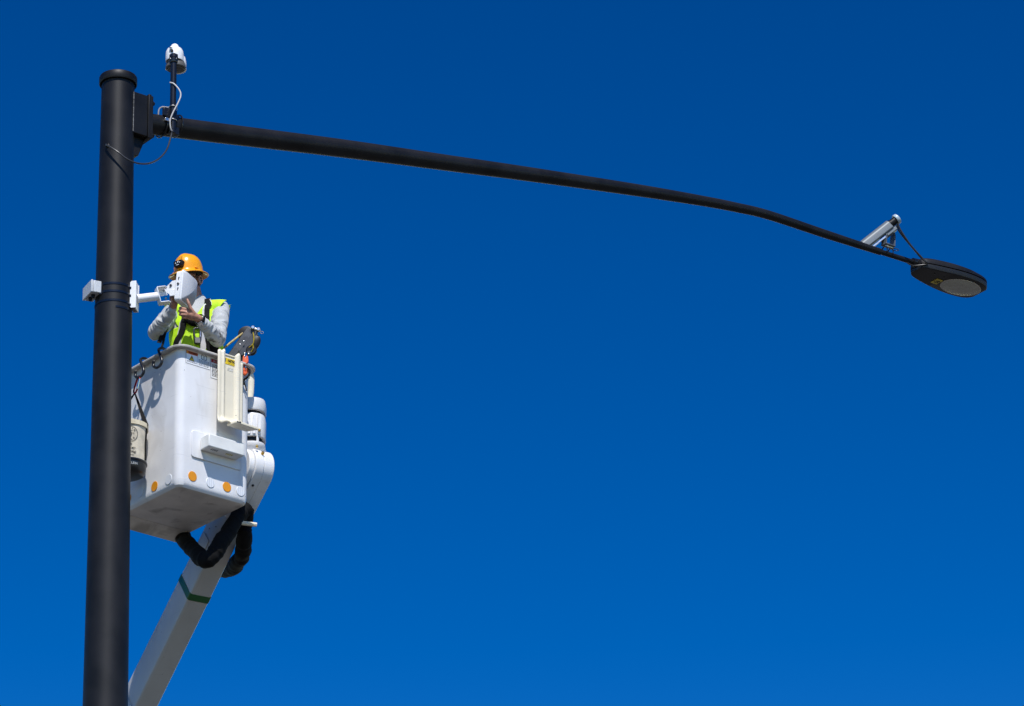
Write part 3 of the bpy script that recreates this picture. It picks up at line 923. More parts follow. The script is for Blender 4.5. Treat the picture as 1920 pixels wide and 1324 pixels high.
# reflector discs
for px, py, m_ in ((361, 893, m_amber), (394.5, 905, m_clear), (425.5, 913, m_amber), (451, 921, m_clear)):
    u, z = on_front(px, py, 0.002)
    part('reflector', MB().lathe([(0.0385, -0.004), (0.0385, 0.0015), (0.037, 0.0025), (0.001, 0.0025)], fpt(u, max(z, 0.075), 0.0015), (U, Z, FN), n=28, sx=0.98), m_, bucket, smooth=25)
for px, py, m_ in ((289.5, 912, m_amber), (316, 899, m_clear), (263, 923, m_clear), (240, 935, m_amber)):
    v, z = on_left(px, py, 0.002)
    part('reflector', MB().lathe([(0.0385, -0.004), (0.0385, 0.0015), (0.037, 0.0025), (0.001, 0.0025)], lpt(v, max(z, 0.075), 0.0015), (V, Z, LN), n=28), m_, bucket, smooth=25)
# step on the sunlit face: backing plate and a hollow tread box
u0, zA = on_front(359, 806, 0.004)
u1, _ = on_front(452, 862, 0.004)
_, zB = on_front(358, 856, 0.004)
pl = [(x + (u0 + u1) / 2, y + (zA + zB) / 2) for x, y in rrect((u1 - u0) / 2, (zA - zB) / 2, 0.02, 5)]
part('step_plate', MB().prism(pl, N0, U, Z, FN, 0.001, 0.012), m_gel, bucket, bevel=0.003)
SO = 0.118
a0u, a0z = on_front(392, 812, SO)
a1u, a1z = on_front(458.5, 838.5, SO)
_, a2z = on_front(389, 835, SO)
mb = MB()
zt_, zb_ = a0z, a2z
mb.add([fpt(u, z, o) for u, z, o in ((a0u, zb_, 0.012), (a1u, zb_, 0.012), (a1u, zt_, 0.012), (a0u, zt_, 0.012), (a0u, zb_, SO), (a1u, zb_, SO), (a1u, zt_, SO), (a0u, zt_, SO))],
       [(0, 1, 2, 3), (4, 7, 6, 5), (0, 4, 5, 1), (2, 6, 7, 3), (0, 3, 7, 4), (1, 5, 6, 2)])
part('step', mb, m_step, bucket, bevel=0.007)
for k, uu in enumerate((a0u + 0.055, a0u + 0.19)):
    for j in range(4):
        part('tread_mark', MB().box(fpt(uu + j * 0.016, zb_ - 0.0005, 0.075), (U, FN, Z), (0.0045, 0.011, 0.0012)), (m_gprint if k == 0 else m_dyellow), bucket)
# warning labels
def label_panel(pxs, name, mat, off, parent=bucket):
    q = [on_front(x, y, off) for x, y in pxs]
    mb_ = MB().add([fpt(u, z, off) for u, z in q], [tuple(range(len(q)))])
    return part(name, mb_, mat, parent), q
OF = 0.0065
c00 = on_front(349.3, 657.5, OF)
c10 = on_front(394.0, 673.0, OF)
zL = on_front(349.3, 679.8, OF)[1]
uL, uR, zT = c00[0], c10[0], c00[1]
zT = max(zT, zL + 0.1)
uM = uL + (uR - uL) * 0.485
def fbox(name, ua, ub, za, zb2, off, mat):
    return part(name, MB().add([fpt(ua, za, off), fpt(ub, za, off), fpt(ub, zb2, off), fpt(ua, zb2, off)], [(0, 1, 2, 3)]), mat, bucket)
fbox('label_border', uL - 0.003, uR + 0.003, zL - 0.003, zT + 0.003, OF - 0.0012, m_gprint)
fbox('warning_label', uL, uM - 0.001, zL, zT, OF, m_decal)
fbox('instruction_label', uM + 0.001, uR, zL, zT, OF, m_decal)
lh = zT - zL
fbox('label_header', uL + 0.001, uM - 0.002, zT - lh * 0.24, zT - 0.001, OF + 0.0008, m_orange)
text_part('label_word', 'WARNING', lh * 0.21, fpt((uL + uM) / 2 + 0.008, zT - lh * 0.12, OF + 0.0016), U, Z, m_print, bucket, sx=0.72, bold=0.0008)
def tri(name, cu_, cz_, s, off, mat):
    part(name, MB().add([fpt(cu_ - s, cz_ - s * 0.85, off), fpt(cu_ + s, cz_ - s * 0.85, off), fpt(cu_, cz_ + s * 0.95, off)], [(0, 1, 2)]), mat, bucket)
cu_, cz_ = (uL + uM) / 2 - 0.002, zT - lh * 0.53
tri('warning_triangle', cu_, cz_, lh * 0.25, OF + 0.0008, m_print)
tri('triangle_field', cu_, cz_ - lh * 0.012, lh * 0.185, OF + 0.0016, m_yellow)
tri('header_triangle', uL + 0.011, zT - lh * 0.125, lh * 0.075, OF + 0.0016, m_yellow)
fbox('triangle_figure', cu_ - 0.003, cu_ + 0.003, cz_ - lh * 0.08, cz_ + lh * 0.1, OF + 0.0024, m_print)
def lines(ua, ub, za, zb2, n, off, seed, vertical=False):
    rnd = random.Random(seed)
    mb_ = MB()
    for i in range(n):
        zc_ = za + (zb2 - za) * (i + 0.5) / n
        h_ = abs(zb2 - za) / n * 0.27
        u_ = ua
        while u_ < ub - 0.006:
            w_ = rnd.uniform(0.006, 0.017)
            e_ = min(u_ + w_, ub)
            mb_.add([fpt(u_, zc_ - h_, off), fpt(e_, zc_ - h_, off), fpt(e_, zc_ + h_, off), fpt(u_, zc_ + h_, off)], [(0, 1, 2, 3)])
            u_ = e_ + 0.0035
    return mb_
part('small_print', lines(uL + 0.008, uM - 0.006, zL + lh * 0.10, zL + lh * 0.24, 2, OF + 0.0008, 3), m_gprint, bucket)
part('small_print', lines(uM + 0.008, uR - 0.008, zL + lh * 0.08, zL + lh * 0.58, 6, OF + 0.0008, 4), m_gprint, bucket)
# open-book symbol
bc_u, bc_z = (uM + uR) / 2, zT - lh * 0.21
mb = MB()
for s_1 in (-1, 1):
    o2 = [(0.003, -0.020), (0.026, -0.014), (0.026, 0.020), (0.014, 0.023), (0.003, 0.017)]
    i2 = [(0.006, -0.013), (0.021, -0.008), (0.021, 0.015), (0.013, 0.018), (0.006, 0.013)]
    vs = [fpt(bc_u + s_1 * x, bc_z + z, OF + 0.0008) for x, z in o2 + i2]
    mb.add(vs, [(i, (i + 1) % 5, 5 + (i + 1) % 5, 5 + i) for i in range(5)])
part('book_symbol', mb, M('blue_grey_print', (0.08, 0.12, 0.17), 0.5), bucket)
# second label, half behind the cream cover
d00 = on_front(396.0, 672.5, OF)
d10 = on_front(410.0, 677.5, OF)
dz0 = on_front(396.0, 708, OF)[1]
fbox('label_border', d00[0] - 0.002, d10[0] + 0.012, dz0 - 0.003, d00[1] + 0.003, OF - 0.0012, m_gprint)
fbox('danger_label', d00[0], d10[0] + 0.01, dz0, d00[1], OF, m_decal)
fbox('danger_header', d00[0] + 0.001, d10[0] + 0.01, d00[1] - 0.027, d00[1] - 0.001, OF + 0.0008, m_red)
text_part('label_word', 'DANGER', 0.016, fpt((d00[0] + d10[0]) / 2 + 0.008, d00[1] - 0.014, OF + 0.0016), U, Z, m_decal, bucket, sx=0.8)
part('small_print', lines(d00[0] + 0.008, d10[0] + 0.004, dz0 + 0.012, d00[1] - 0.04, 9, OF + 0.0008, 9), m_print, bucket)

# skid channel under the far side of the floor
mb = MB().prism([(BB - 0.075, -0.001), (BB + 0.065, -0.050), (BB + 0.070, -0.040), (BB + 0.068, 0.02), (BB - 0.02, 0.02)], N0, V, Z, U, 0.0, BA - 0.055)
part('skid_channel', mb, m_floor, bucket, bevel=0.008)
part('channel_opening', MB().box(bk(BA - 0.054, BB + 0.045, -0.022), (U, V, Z), (0.006, 0.018, 0.012)), m_rubber, bucket, bevel=0.004)  # black block paints the dark inside of the channel's open end

# boom: box section, side face to the left, underside to the right
HS = Vector((DD.y, -DD.x, 0)).normalized()             # left-hand side face normal (towards camera)
if HS.x > 0:
    HS = -HS
UM = HS.cross(DD)
if UM.z > 0:
    UM = -UM                                           # underside normal
def bx(s, h, m_):
    return tipc + DD * s + HS * h + UM * m_
WH, WM = 0.086, 0.128
Ltot = (tipc - lift_base).length
def s_at(py, h=1.0, m_=1.0):                           # boom station whose lower-left corner shows at a photo row
    lo2, hi2 = -6.0, 0.5
    for _ in range(50):
        md2 = (lo2 + hi2) / 2
        if proj(bx(md2, WH * h, WM * m_))[1] > py:
            lo2 = md2
        else:
            hi2 = md2
    return lo2
def bsec(s, h, m_):
    return [bx(s, x * 1.0, y) for x, y in rrect(h, m_, 0.02, 3)]
s_g = s_at(1113)
tip_len = 0.62
S0 = -5.0
part('inner_boom', MB().loft([bsec(-0.2, WH, WM), bsec(s_g, WH * 1.04, WM * 1.03)]), m_boom, lift, smooth=30)
part('green_band', MB().loft([bsec(s_g, WH * 1.04 + 0.003, WM * 1.03 + 0.003), bsec(s_g - 0.055, WH * 1.045 + 0.003, WM * 1.035 + 0.003)]), m_green, lift, smooth=30)
part('outer_boom', MB().loft([bsec(s_g - 0.03, WH * 1.04, WM * 1.03), bsec(S0, WH * 1.10, WM * 1.10)]), m_boom, lift, smooth=30)
s_c = s_at(1330)
part('boom_sleeve', MB().loft([bsec(s_c, WH * 1.22, WM * 1.2), bsec(-Ltot + 0.3, WH * 1.5, WM * 1.5)]), m_boom, lift, smooth=30, bevel=0.004)
part('side_plate', MB().box(bx(s_g + 0.30, WH * 1.03 + 0.003, -0.02), (DD, HS, UM), (0.12, 0.003, 0.06)), M('plate_grey', (0.5, 0.51, 0.5), 0.5, var=0.08), lift, bevel=0.006)
for q in range(5):
    part('rivet', MB().ell(bx(s_g + 0.62 - q * 0.07, WH + 0.001, 0.03 * (1 if q % 2 else -1.5)), (X, Y, Z), (0.006,) * 3, 8, 6), m_dsteel, lift)
part('pedestal', MB().lathe([(0.45, 0), (0.45, 0.1), (0.28, 0.15), (0.26, 1.0), (0.36, 1.02), (0.36, 1.2), (0.01, 1.22)], Vector((lift_base.x, lift_base.y, 0.0)), n=36), m_boom, lift)
# knuckle cover at the tip: rounded end about the side axis
def knob(h0, h1, r, l, name, mat, bev=0.006):
    out = []
    for i in range(19):
        a = R(90 - 180 * i / 18)
        out.append((r * math.cos(a), r * math.sin(a)))
    out += [(-l, -r * 0.90), (-l, r * 0.90)]
    return part(name, MB().prism(out, tipc, DD, UM, HS, h0, h1), mat, lift, bevel=bev, smooth=40)
knob(-0.10, -0.012, 0.146, 0.40, 'tip_cover', m_gel)
knob(-0.012, 0.06, 0.152, 0.42, 'tip_cover', m_gel)
knob(0.06, 0.105, 0.135, 0.38, 'tip_cover', m_gel)
for a_, b_ in ((-0.05, 0.03), (-0.28, 0.05), (-0.30, -0.04)):
    part('bolt', MB().lathe([(0.010, -0.003), (0.010, 0.006), (0.002, 0.008)], bx(a_, b_, 0.148), (DD, HS, UM), n=8), m_print, lift)
part('pivot_hole', MB().lathe([(0.028, -0.004), (0.028, 0.004), (0.002, 0.005)], bx(-0.02, 0.1055, 0.03), (DD, UM, HS), n=18), m_rubber, lift)  # black disc puts the dark of the pivot hole into colour
part('pivot_pin', MB().lathe([(0.012, 0), (0.012, 0.02), (0.002, 0.022)], bx(0.15, 0.0, 0.02), (HS, UM, DD), n=12), m_brass, lift)
# rotator canister between knuckle and bucket
def can(prof, c, hx, hy, name, mat, smooth=40, bevel=0.0):
    rings_ = []
    for k, z in prof:
        rings_.append([c + X * (x * k) + Y * (y * k) + Z * z for x, y in rrect(hx, hy, min(hx, hy) * 0.72, 8)])
    return part(name, MB().loft(rings_), mat, lift, smooth=smooth, bevel=bevel)
cd = 0.70
cx_ = W(463, 800, cd)
hx = 35.5 * mpp(cx_)
def cz(py):
    return W(480, py, cd).z - cx_.z
can([(0.97, cz(779)), (1.0, cz(776)), (1.0, cz(763)), (0.96, cz(757)), (0.7, cz(754))], cx_, hx * 1.0, hx * 0.95, 'canister_lid', m_gel)
can([(0.80, cz(790)), (0.80, cz(776))], cx_, hx, hx * 0.95, 'canister_neck', m_rubber)  # black core stands in for the shaded gap under the lid
can([(0.97, cz(829)), (0.99, cz(827)), (0.99, cz(790)), (0.95, cz(786))], cx_, hx, hx * 0.95, 'canister', m_gel)
can([(0.84, cz(842)), (0.84, cz(826))], cx_, hx, hx * 0.95, 'canister_gap_core', m_rubber)  # shade of the gap above the foot, made as a black core
can([(0.62, cz(872)), (0.70, cz(860)), (0.93, cz(848)), (1.0, cz(843)), (0.98, cz(839))], cx_, hx, hx * 0.95, 'canister_foot', m_gel)
for q in (-0.55, 0.0, 0.55):
    part('canister_rib', MB().box(cx_ + X * (hx * (0.45 + q * 0.5)) - Y * (hx * 0.955) + Z * cz(808), (X, Y, Z), (0.012, 0.004, (cz(790) - cz(827)) / 2)), m_gel, lift, bevel=0.004)
part('standoff', MB().lathe([(0.010, cz(842)), (0.010, cz(826))], cx_ + X * hx * 0.62 - Y * hx * 0.80, n=10), m_gel, lift)
for py in (807, 837):
    c = W(486.5 if py < 820 else 482, py, cd - hx * 0.99)
    part('drain_fitting', MB().lathe([(0.010, 0), (0.010, 0.018), (0.006, 0.022), (0.002, 0.022)], Vector((c.x, cx_.y - hx * 0.94, c.z)), (X, Z, -Y), n=8), m_brass, lift)
# white curved guard and black hose above the canister
part('hose_guard', MB().tube(spline([W(466, 700, cd), W(468.5, 712, cd), W(469, 730, cd), W(467, 748, cd), W(465, 757, cd)], 6), [0.035, 0.036, 0.036, 0.036, 0.036, 0.036, 0.034, 0.034, 0.033, 0.032, 0.031, 0.03] + [0.03] * 13, n=14), m_cream, lift)
part('hose', MB().tube(spline([W(468, 735, cd + .04), W(473, 750, cd + .03), W(477, 762, cd + .02)], 6), 0.018, n=12), m_rubber, lift)
# black sleeved hose bundles
def sleeve(pts, r, name):
    ps = spline(pts, 14)
    rr_ = [r * (1 + 0.16 * noise.noise(p * 21) + 0.10 * noise.noise(p * 55)) for i, p in enumerate(ps)]
    ps = [p + Vector((noise.noise(p * 9), noise.noise(p * 9 + X * 5), noise.noise(p * 9 + Y * 7))) * 0.012 for p in ps]
    return part(name, MB().tube(ps, rr_, n=22), m_fabric, lift, smooth=60)
sleeve([W(318, 975, 1.15), W(335, 998, 1.05), W(352, 1020, 0.85), W(370, 1040, 0.68), W(387, 1049, 0.56), W(404, 1036, 0.55), W(421, 1008, 0.58), W(437, 980, 0.64), W(450, 964, 0.70), W(463, 956, 0.74)], 0.060, 'hose_sleeve')
sleeve([W(462, 958, 0.74), W(459, 978, 0.80), W(458, 1005, 0.86), W(455, 1032, 1.05), W(446, 1055, 1.35), W(430, 1068, 1.7), W(408, 1068, 2.0)], 0.056, 'hose_sleeve')
part('hose_tie', MB().tube([W(448, 980, 0.66) , W(481, 984, 0.70)], 0.017, n=8), m_cream, lift)

# jib winch on the far corner
jd = 0.62
jib = part('jib_beam', MB().box((W(437, 674, jd) + W(474, 620, jd)) / 2, ((W(478, 622, jd) - W(440, 676, jd)).normalized(), Y, (W(478, 622, jd) - W(440, 676, jd)).normalized().cross(Y)), ((W(478, 622, jd) - W(440, 676, jd)).length / 2, 0.03, 0.046)), m_dsteel, lift, bevel=0.006)
JD = (W(478, 622, jd) - W(440, 676, jd)).normalized()
JP = JD.cross(Y)
if JP.x < 0:
    JP = -JP
part('jib_post', MB().tube([W(437, 690, jd), W(452, 662, jd)], 0.036, n=20), m_dsteel, jib)
part('jib_collar', MB().tube([W(447.5, 645, jd), W(449, 654, jd), W(452.5, 657, jd)], 0.012, n=10), m_steel, jib)
for (px, py, rr_) in ((474.5, 616, 0.016), (485, 619.5, 0.016)):
    c = W(px, py, jd - 0.03)
    part('pin_head', MB().lathe([(rr_, 0), (rr_, 0.022), (rr_ * 0.7, 0.028), (0.002, 0.028)], c, (X, Z, -Y), n=16), m_steel, jib)
part('tip_pin', MB().tube([W(474, 616, jd), W(486, 620, jd)], 0.013, n=12), m_steel, jib)
rgc = W(491, 623.5, jd)
part('split_ring', MB().tube([rgc + (X * math.cos(a) * 0.012 + Z * math.sin(a) * 0.009) for a in [2 * math.pi * j / 16 for j in range(16)]], 0.0022, n=6, closed=True), m_steel, jib)
shc = W(462, 627, jd + 0.03)
part('sheave', MB().lathe([(0.055, -0.014), (0.062, -0.012), (0.05, 0), (0.062, 0.012), (0.055, 0.014), (0.004, 0.014)], shc, (X, Z, -Y), n=32), m_rubber, jib)
dcn = W(468, 640, jd - 0.028)
part('winch_drum', MB().lathe([(0.068, -0.02), (0.074, -0.016), (0.074, 0.0), (0.06, 0.006), (0.02, 0.008), (0.004, 0.008)], dcn + JP * 0.032, (JD, JP * 0.62, -Y), n=32), m_rubber, jib)
part('guard_plate', MB().prism([(-0.09, -0.01), (0.10, -0.01), (0.07, 0.03), (-0.03, 0.05), (-0.10, 0.025)], W(462, 645, jd - 0.04), JD, JP, -Y, 0, 0.006), M('dark_guard', (0.06, 0.06, 0.062), 0.4, metal=0.5), jib, bevel=0.002)
part('stay_rod', MB().tube([W(418, 654, jd - 0.08), W(455, 625, jd)], 0.0085, n=12), m_rope, jib)
part('webbing', MB().tube(spline([W(474.5, 624, jd - 0.05), W(476, 634, jd - 0.06), W(474.5, 645, jd - 0.06), W(467, 652, jd - 0.05)], 6), 0.010, n=8, squash=(1, 0.4)), m_ropey, jib)
part('webbing', MB().tube(spline([W(474, 645, jd - 0.06), W(474.5, 654, jd - 0.06), W(471, 660, jd - 0.05)], 6), 0.009, n=8, squash=(1, 0.4)), m_ropey, jib)
part('load_hook_block', MB().lathe([(0.034, -0.016), (0.04, -0.01), (0.04, 0.01), (0.034, 0.016), (0.003, 0.016)], W(471.5, 657, jd - 0.04), (X, Z, -Y), n=24), m_rubber, jib)
part('clevis', MB().box(W(466.5, 663, jd - 0.05), (X, Y, Z), (0.014, 0.012, 0.016)), m_dsteel, jib, bevel=0.003)
for px, py in ((466, 663.5), (458.5, 663), (458.5, 667), (457, 640), (450, 646)):
    part('bolt', MB().ell(W(px, py, jd - 0.068), (X, Y, Z), (0.008, 0.006, 0.008), 10, 6), m_steel, jib)
# ---- cream fibreglass cover hung on the rim
so = 0.064
ua, _ = on_front(406.5, 720, so)
ub, _ = on_front(454.8, 740, so)
zt_c = on_front(415, 651.5, so + 0.03)[1]
zb_c = on_front(410, 792, so + 0.01)[1]
scab = thing('tool_cover', fpt((ua + ub) / 2, zb_c, so), 'cream fibreglass ribbed tool holder with yellow name plate on the bucket', 'tool holder')
wu = ub - ua
prof_u = [0.0, 0.015, 0.05, 0.10, 0.14, 0.19, 0.24, 0.285, 0.31, 0.34, 0.5, 0.66, 0.685, 0.72, 0.76, 0.80, 0.84, 0.868, 0.885, 0.90, 0.95, 1.0]
def rib(x):
    def b(c, w):
        d = abs(x - c) / w
        return math.cos(min(1, d) * math.pi / 2) ** 0.8 if d < 1 else 0.0
    return max(b(0.06, 0.085) * 0.75, b(0.20, 0.09), b(0.775, 0.11))
nz = 30
grid = []
for j in range(nz + 1):
    t = j / nz
    row = []
    for x in prof_u:
        top_z = zt_c - 0.030 * (1 - rib(x)) - (0.028 if x > 0.87 else 0)
        zz = top_z + (zb_c - top_z) * t
        o = so + 0.022 * rib(x) * (1 - 0.6 * max(0, (t - 0.88) / 0.12))
        if t > 0.9:                                   # the foot swings outward
            k = (t - 0.9) / 0.1
            o += 0.075 * k * k * (1.0 if x > 0.1 else 0.35)
            zz -= 0.012 * k * (0.3 + x)
        row.append(fpt(ua + wu * x, zz, o))
    grid.append(row)
mb = MB()
nu = len(prof_u)
mb.add([p for r_ in grid for p in r_], [(j * nu + i, j * nu + i + 1, (j + 1) * nu + i + 1, (j + 1) * nu + i) for j in range(nz) for i in range(nu - 1)])
so_ob = part('shell', mb, m_cream, scab, smooth=50)
md = so_ob.modifiers.new('thickness', 'SOLIDIFY')
md.thickness = 0.008
md.offset = 0
# ledge across the foot
ledz = zb_c - 0.006
mb = MB()
def led(u, o, z):
    return fpt(u, z, o)
L_ = [(ua + wu * 0.36, so + 0.118), (ua + wu * 0.40, so + 0.128), (ub + 0.062, so + 0.118), (ub + 0.064, so + 0.110), (ub + 0.01, so + 0.03), (ua + wu * 0.30, so + 0.035)]
rt = [led(u, o, ledz + 0.004) for u, o in L_]
rb = [led(u, o, ledz - 0.016) for u, o in L_]
mb.loft([rb, rt])
part('ledge', mb, m_cream, scab, bevel=0.004)
part('hanger', MB().box(fpt((ua + ub) / 2, BH + 0.004, 0.03), (U, FN, Z), (wu * 0.28, 0.045, 0.006)), m_cream, scab, bevel=0.003)
pu0, pz0 = on_front(422.0, 670.2, so + 0.006)
pu1, pz1 = on_front(444.3, 678.0, so + 0.006)
pzb = on_front(422.0, 681.5, so + 0.006)[1]
pmid = fpt((pu0 + pu1) / 2, (pz0 + pzb) / 2, so + 0.0055)
plate = part('name_plate', MB().box(pmid, (U, FN, Z), ((pu1 - pu0) / 2, 0.0012, (pz0 - pzb) / 2)), m_yellow, scab)
text_part('name_plate_lettering', 'HASTINGS', 0.029, pmid + FN * 0.0022 + U * 0.007 + Z * 0.004, U, Z, m_print, plate, sx=0.56, bold=0.0016)
text_part('name_plate_small_print', 'HOT LINE TOOLS', 0.010, pmid + FN * 0.0022 + U * 0.004 - Z * 0.0155, U, Z, m_print, plate, sx=0.75)
part('name_plate_bar', MB().box(pmid - U * ((pu1 - pu0) / 2 - 0.004) + FN * 0.0016 + Z * 0.006, (U, FN, Z), (0.003, 0.0006, (pz0 - pzb) / 2 * 0.6)), m_print, plate)
ou, oz = on_front(432.0, 693, so + 0.006)
part('faded_label', MB().box(fpt(ou, oz, so + 0.005), (U, FN, Z), (0.026, 0.0008, 0.013)), M('faded_label_grey', (0.60, 0.57, 0.49), 0.6, var=0.2, vscale=120), scab)
for k in range(7):
    cu2 = ua + wu * (0.40 + 0.022 * k)
    part('chipped_edge', MB().ell(led(cu2, so + 0.1275, ledz - 0.004 + random.uniform(-.004, .004)), (U, FN, Z), (random.uniform(.003, .007), 0.003, random.uniform(.003, .006)), 8, 6), m_rubber, scab)

# ---- orange hook tool hanging behind the cover
otl = thing('hook_tool', W(459, 712, 0.345), 'orange and black hook tool hanging behind the cream tool holder', 'hook')
od = 0.345
part('head', MB().prism([(-0.02, 0.035), (-0.012, 0.05), (-0.002, 0.02), (0.008, 0.045), (0.018, 0.04), (0.022, 0.005), (0.014, -0.02), (-0.01, -0.035), (-0.022, -0.02)], W(460.5, 679, od), X, Z, Y, -0.02, 0.02), m_orangepl, otl, bevel=0.004)
part('lower_jaw', MB().tube(spline([W(456, 690, od), W(457, 697, od), W(459, 702, od), W(463, 698, od), W(465, 691, od)], 6), [0.016] * 6 + [0.013] * 8 + [0.010] * 11, n=10), m_orangepl, otl)
part('black_hook', MB().tube(spline([W(464, 689, od - .02), W(467.5, 693, od - .02), W(467.5, 701, od - .02), W(463, 708, od - .02), W(457, 713, od - .01), W(456, 722, od)], 6), 0.0085, n=10), m_rubber, otl)
part('shaft', MB().tube([W(461, 668, od), W(459.5, 690, od)], 0.008, n=10), m_steel, otl)
part('lanyard', MB().tube(spline([W(457, 712, od), W(458.5, 719, od), W(461, 726, od), W(462, 733, od + .02)], 6), 0.005, n=8), m_rubber, otl)

# ---- S hooks on the left rim
def s_hook(px, py, label):
    v, z = on_left(px, py, 0.06)
    top_ = lpt(v, BH + 0.012, 0.045)
    o = thing('s_hook', lpt(v, BH - 0.14, 0.07), label, 'hook', 's-hooks on the bucket rim')
    VV = V
    pts = [top_ + LN * -0.055 - Z * 0.045 + VV * 0.006, top_ + LN * -0.053 - Z * 0.01 + VV * 0.004, top_ + LN * -0.030 + Z * 0.018, top_ + LN * 0.0 + Z * 0.016 , top_ + LN * 0.026 - Z * 0.006 - VV * 0.006, top_ + LN * 0.032 - Z * 0.05 - VV * 0.030, top_ + LN * 0.034 - Z * 0.095 - VV * 0.056, top_ + LN * 0.036 - Z * 0.128 - VV * 0.062, top_ + LN * 0.040 - Z * 0.150 - VV * 0.045, top_ + LN * 0.045 - Z * 0.156 - VV * 0.015, top_ + LN * 0.05 - Z * 0.140 + VV * 0.016, top_ + LN * 0.05 - Z * 0.112 + VV * 0.024, top_ + LN * 0.05 - Z * 0.098 + VV * 0.016]
    part('rod', MB().tube(spline(pts, 8), 0.0105, n=12), m_black_gloss, o, smooth=60)
    part('worn_tip', MB().ell(pts[-1], (X, Y, Z), (0.0111,) * 3, 12, 8), m_dsteel, o)
    part('worn_bend', MB().tube(spline([pts[7], pts[8], pts[9]], 6)[3:9], 0.0112, n=12), m_dsteel, o)
    return pts
sh1 = s_hook(299, 650, 'black s-hook on the bucket rim closest to the worker, holding nothing')
sh2 = s_hook(265, 674, 'black s-hook on the bucket rim close to the pole, holding the carabiner')
# red carabiner
ct = sh2[9] - Z * 0.004
cb = at(252.5, 738, ct.y + 0.02)
car = thing('carabiner', cb, 'red carabiner hanging from the s-hook close to the pole', 'carabiner')
ca = (ct - cb)
cl_ = ca.length
ca.normalize()
cs_ = (V - ca * V.dot(ca)).normalized()
cy = [(0, 0), (0.018, 0.012), (0.024, cl_ * 0.3), (0.021, cl_ * 0.75), (0.012, cl_ + 0.006), (-0.004, cl_ + 0.014), (-0.017, cl_ * 0.95)]
part('body', MB().tube(spline([cb + cs_ * x + ca * y for x, y in cy], 8), 0.0065, n=10), m_redalu, car)
part('gate', MB().tube([cb + cs_ * -0.017 + ca * (cl_ * 0.95), cb + cs_ * -0.02 + ca * (cl_ * 0.3)], 0.0075, n=12), M('polished_gate', (0.6, 0.7, 0.78), 0.2, metal=1.0), car)
part('lower_arm', MB().tube(spline([cb, cb - cs_ * 0.012 + ca * 0.012, cb - cs_ * 0.02 + ca * (cl_ * 0.3)], 6), 0.0065, n=10), m_redalu, car)
# ---- canvas bag
bcx = W(239.5, 803, 0.19)
BR_, BHt = 0.150, 0.385
bag = thing('tool_bag', bcx - Z * BHt, 'round cream canvas tool bag with black base hanging beside the pole', 'bag')
def wob(a, z):
    return 1 + 0.018 * noise.noise(Vector((math.cos(a) * 2.2, math.sin(a) * 2.2, z * 9))) - 0.05 * math.exp(-((z + 0.12) / 0.10) ** 2) * (0.6 + 0.4 * math.sin(a * 3 + 1))
def bagpt(a, z, off=0.0):
    t = -z / BHt
    r = (BR_ - 0.006 - 0.012 * t) * wob(a, z) + off
    return bcx + Vector((math.cos(a) * r, math.sin(a) * r, z))
nA = 72
rings = [[bagpt(2 * math.pi * j / nA, z) for j in range(nA)] for z in [0.0 - 0.295 * i / 28 for i in range(29)]]
inn = [[bagpt(2 * math.pi * j / nA, z, -0.006) for j in range(nA)] for z in [-0.28 + 0.28 * i / 6 for i in range(7)]]
part('canvas', MB().loft(rings + inn, False, False), m_canvas, bag, smooth=60)
part('rim', MB().loft([[bcx + Vector((math.cos(a), math.sin(a), 0)) * r + Z * z for a in [2 * math.pi * j / 48 for j in range(48)]] for r, z in [(BR_ - 0.012, -0.012), (BR_ - 0.012, 0.010), (BR_ - 0.006, 0.016), (BR_ + 0.002, 0.012), (BR_ + 0.002, -0.022), (BR_ - 0.004, -0.024)]], closed=True), m_canvas_rim, bag, smooth=60)
part('base', MB().lathe([(BR_ - 0.012, -0.28), (BR_ - 0.002, -0.285), (BR_ - 0.002, -0.295), (BR_ - 0.010, -0.302), (BR_ - 0.012, -0.345), (BR_ - 0.025, -0.370), (BR_ - 0.05, -0.383), (0.003, -0.387)], bcx, n=56), m_bagbase, bag, smooth=45)
aR = R(-14)
part('side_strap', MB().tube([bagpt(aR, z, 0.002) for z in [0.01 - 0.28 * i / 20 for i in range(21)]], 0.009, n=8, squash=(1, 1)), m_web, bag)
hk = cb + ca * 0.004
for a in (aR, R(166)):
    p1 = bagpt(a, 0.0, 0.0)
    d1 = (hk - p1)
    sd = d1.cross(Y).normalized()
    w1, w2 = 0.018, 0.005
    t1_ = d1.cross(sd).normalized() * 0.0018
    vs = [p1 + sd * w1, p1 - sd * w1, p1 * 0.35 + hk * 0.65 - sd * 0.010, hk - sd * w2, hk + sd * w2, p1 * 0.35 + hk * 0.65 + sd * 0.010]
    part('handle_strap', MB().loft([[v - t1_ for v in vs], [v + t1_ for v in vs]]), m_web, bag)
af = math.atan2(-bcx.y, -bcx.x)                        # bag side facing the photographer
acen = R(-79)
def bwrap(z0, ac=acen, off=0.0035):
    return lambda x, y: bagpt(ac + x / (BR_ - 0.01), z0 + y, off)
emb_z = -0.100
mb = MB()
for r_in, r_out in ((0.060, 0.0635),):
    n = 56
    vs = [bwrap(emb_z)(r * math.cos(2 * math.pi * j / n), r * math.sin(2 * math.pi * j / n)) for r in (r_in, r_out) for j in range(n)]
    mb.add(vs, [(j, (j + 1) % n, n + (j + 1) % n, n + j) for j in range(n)])
part('emblem_ring', mb, m_print, bag)
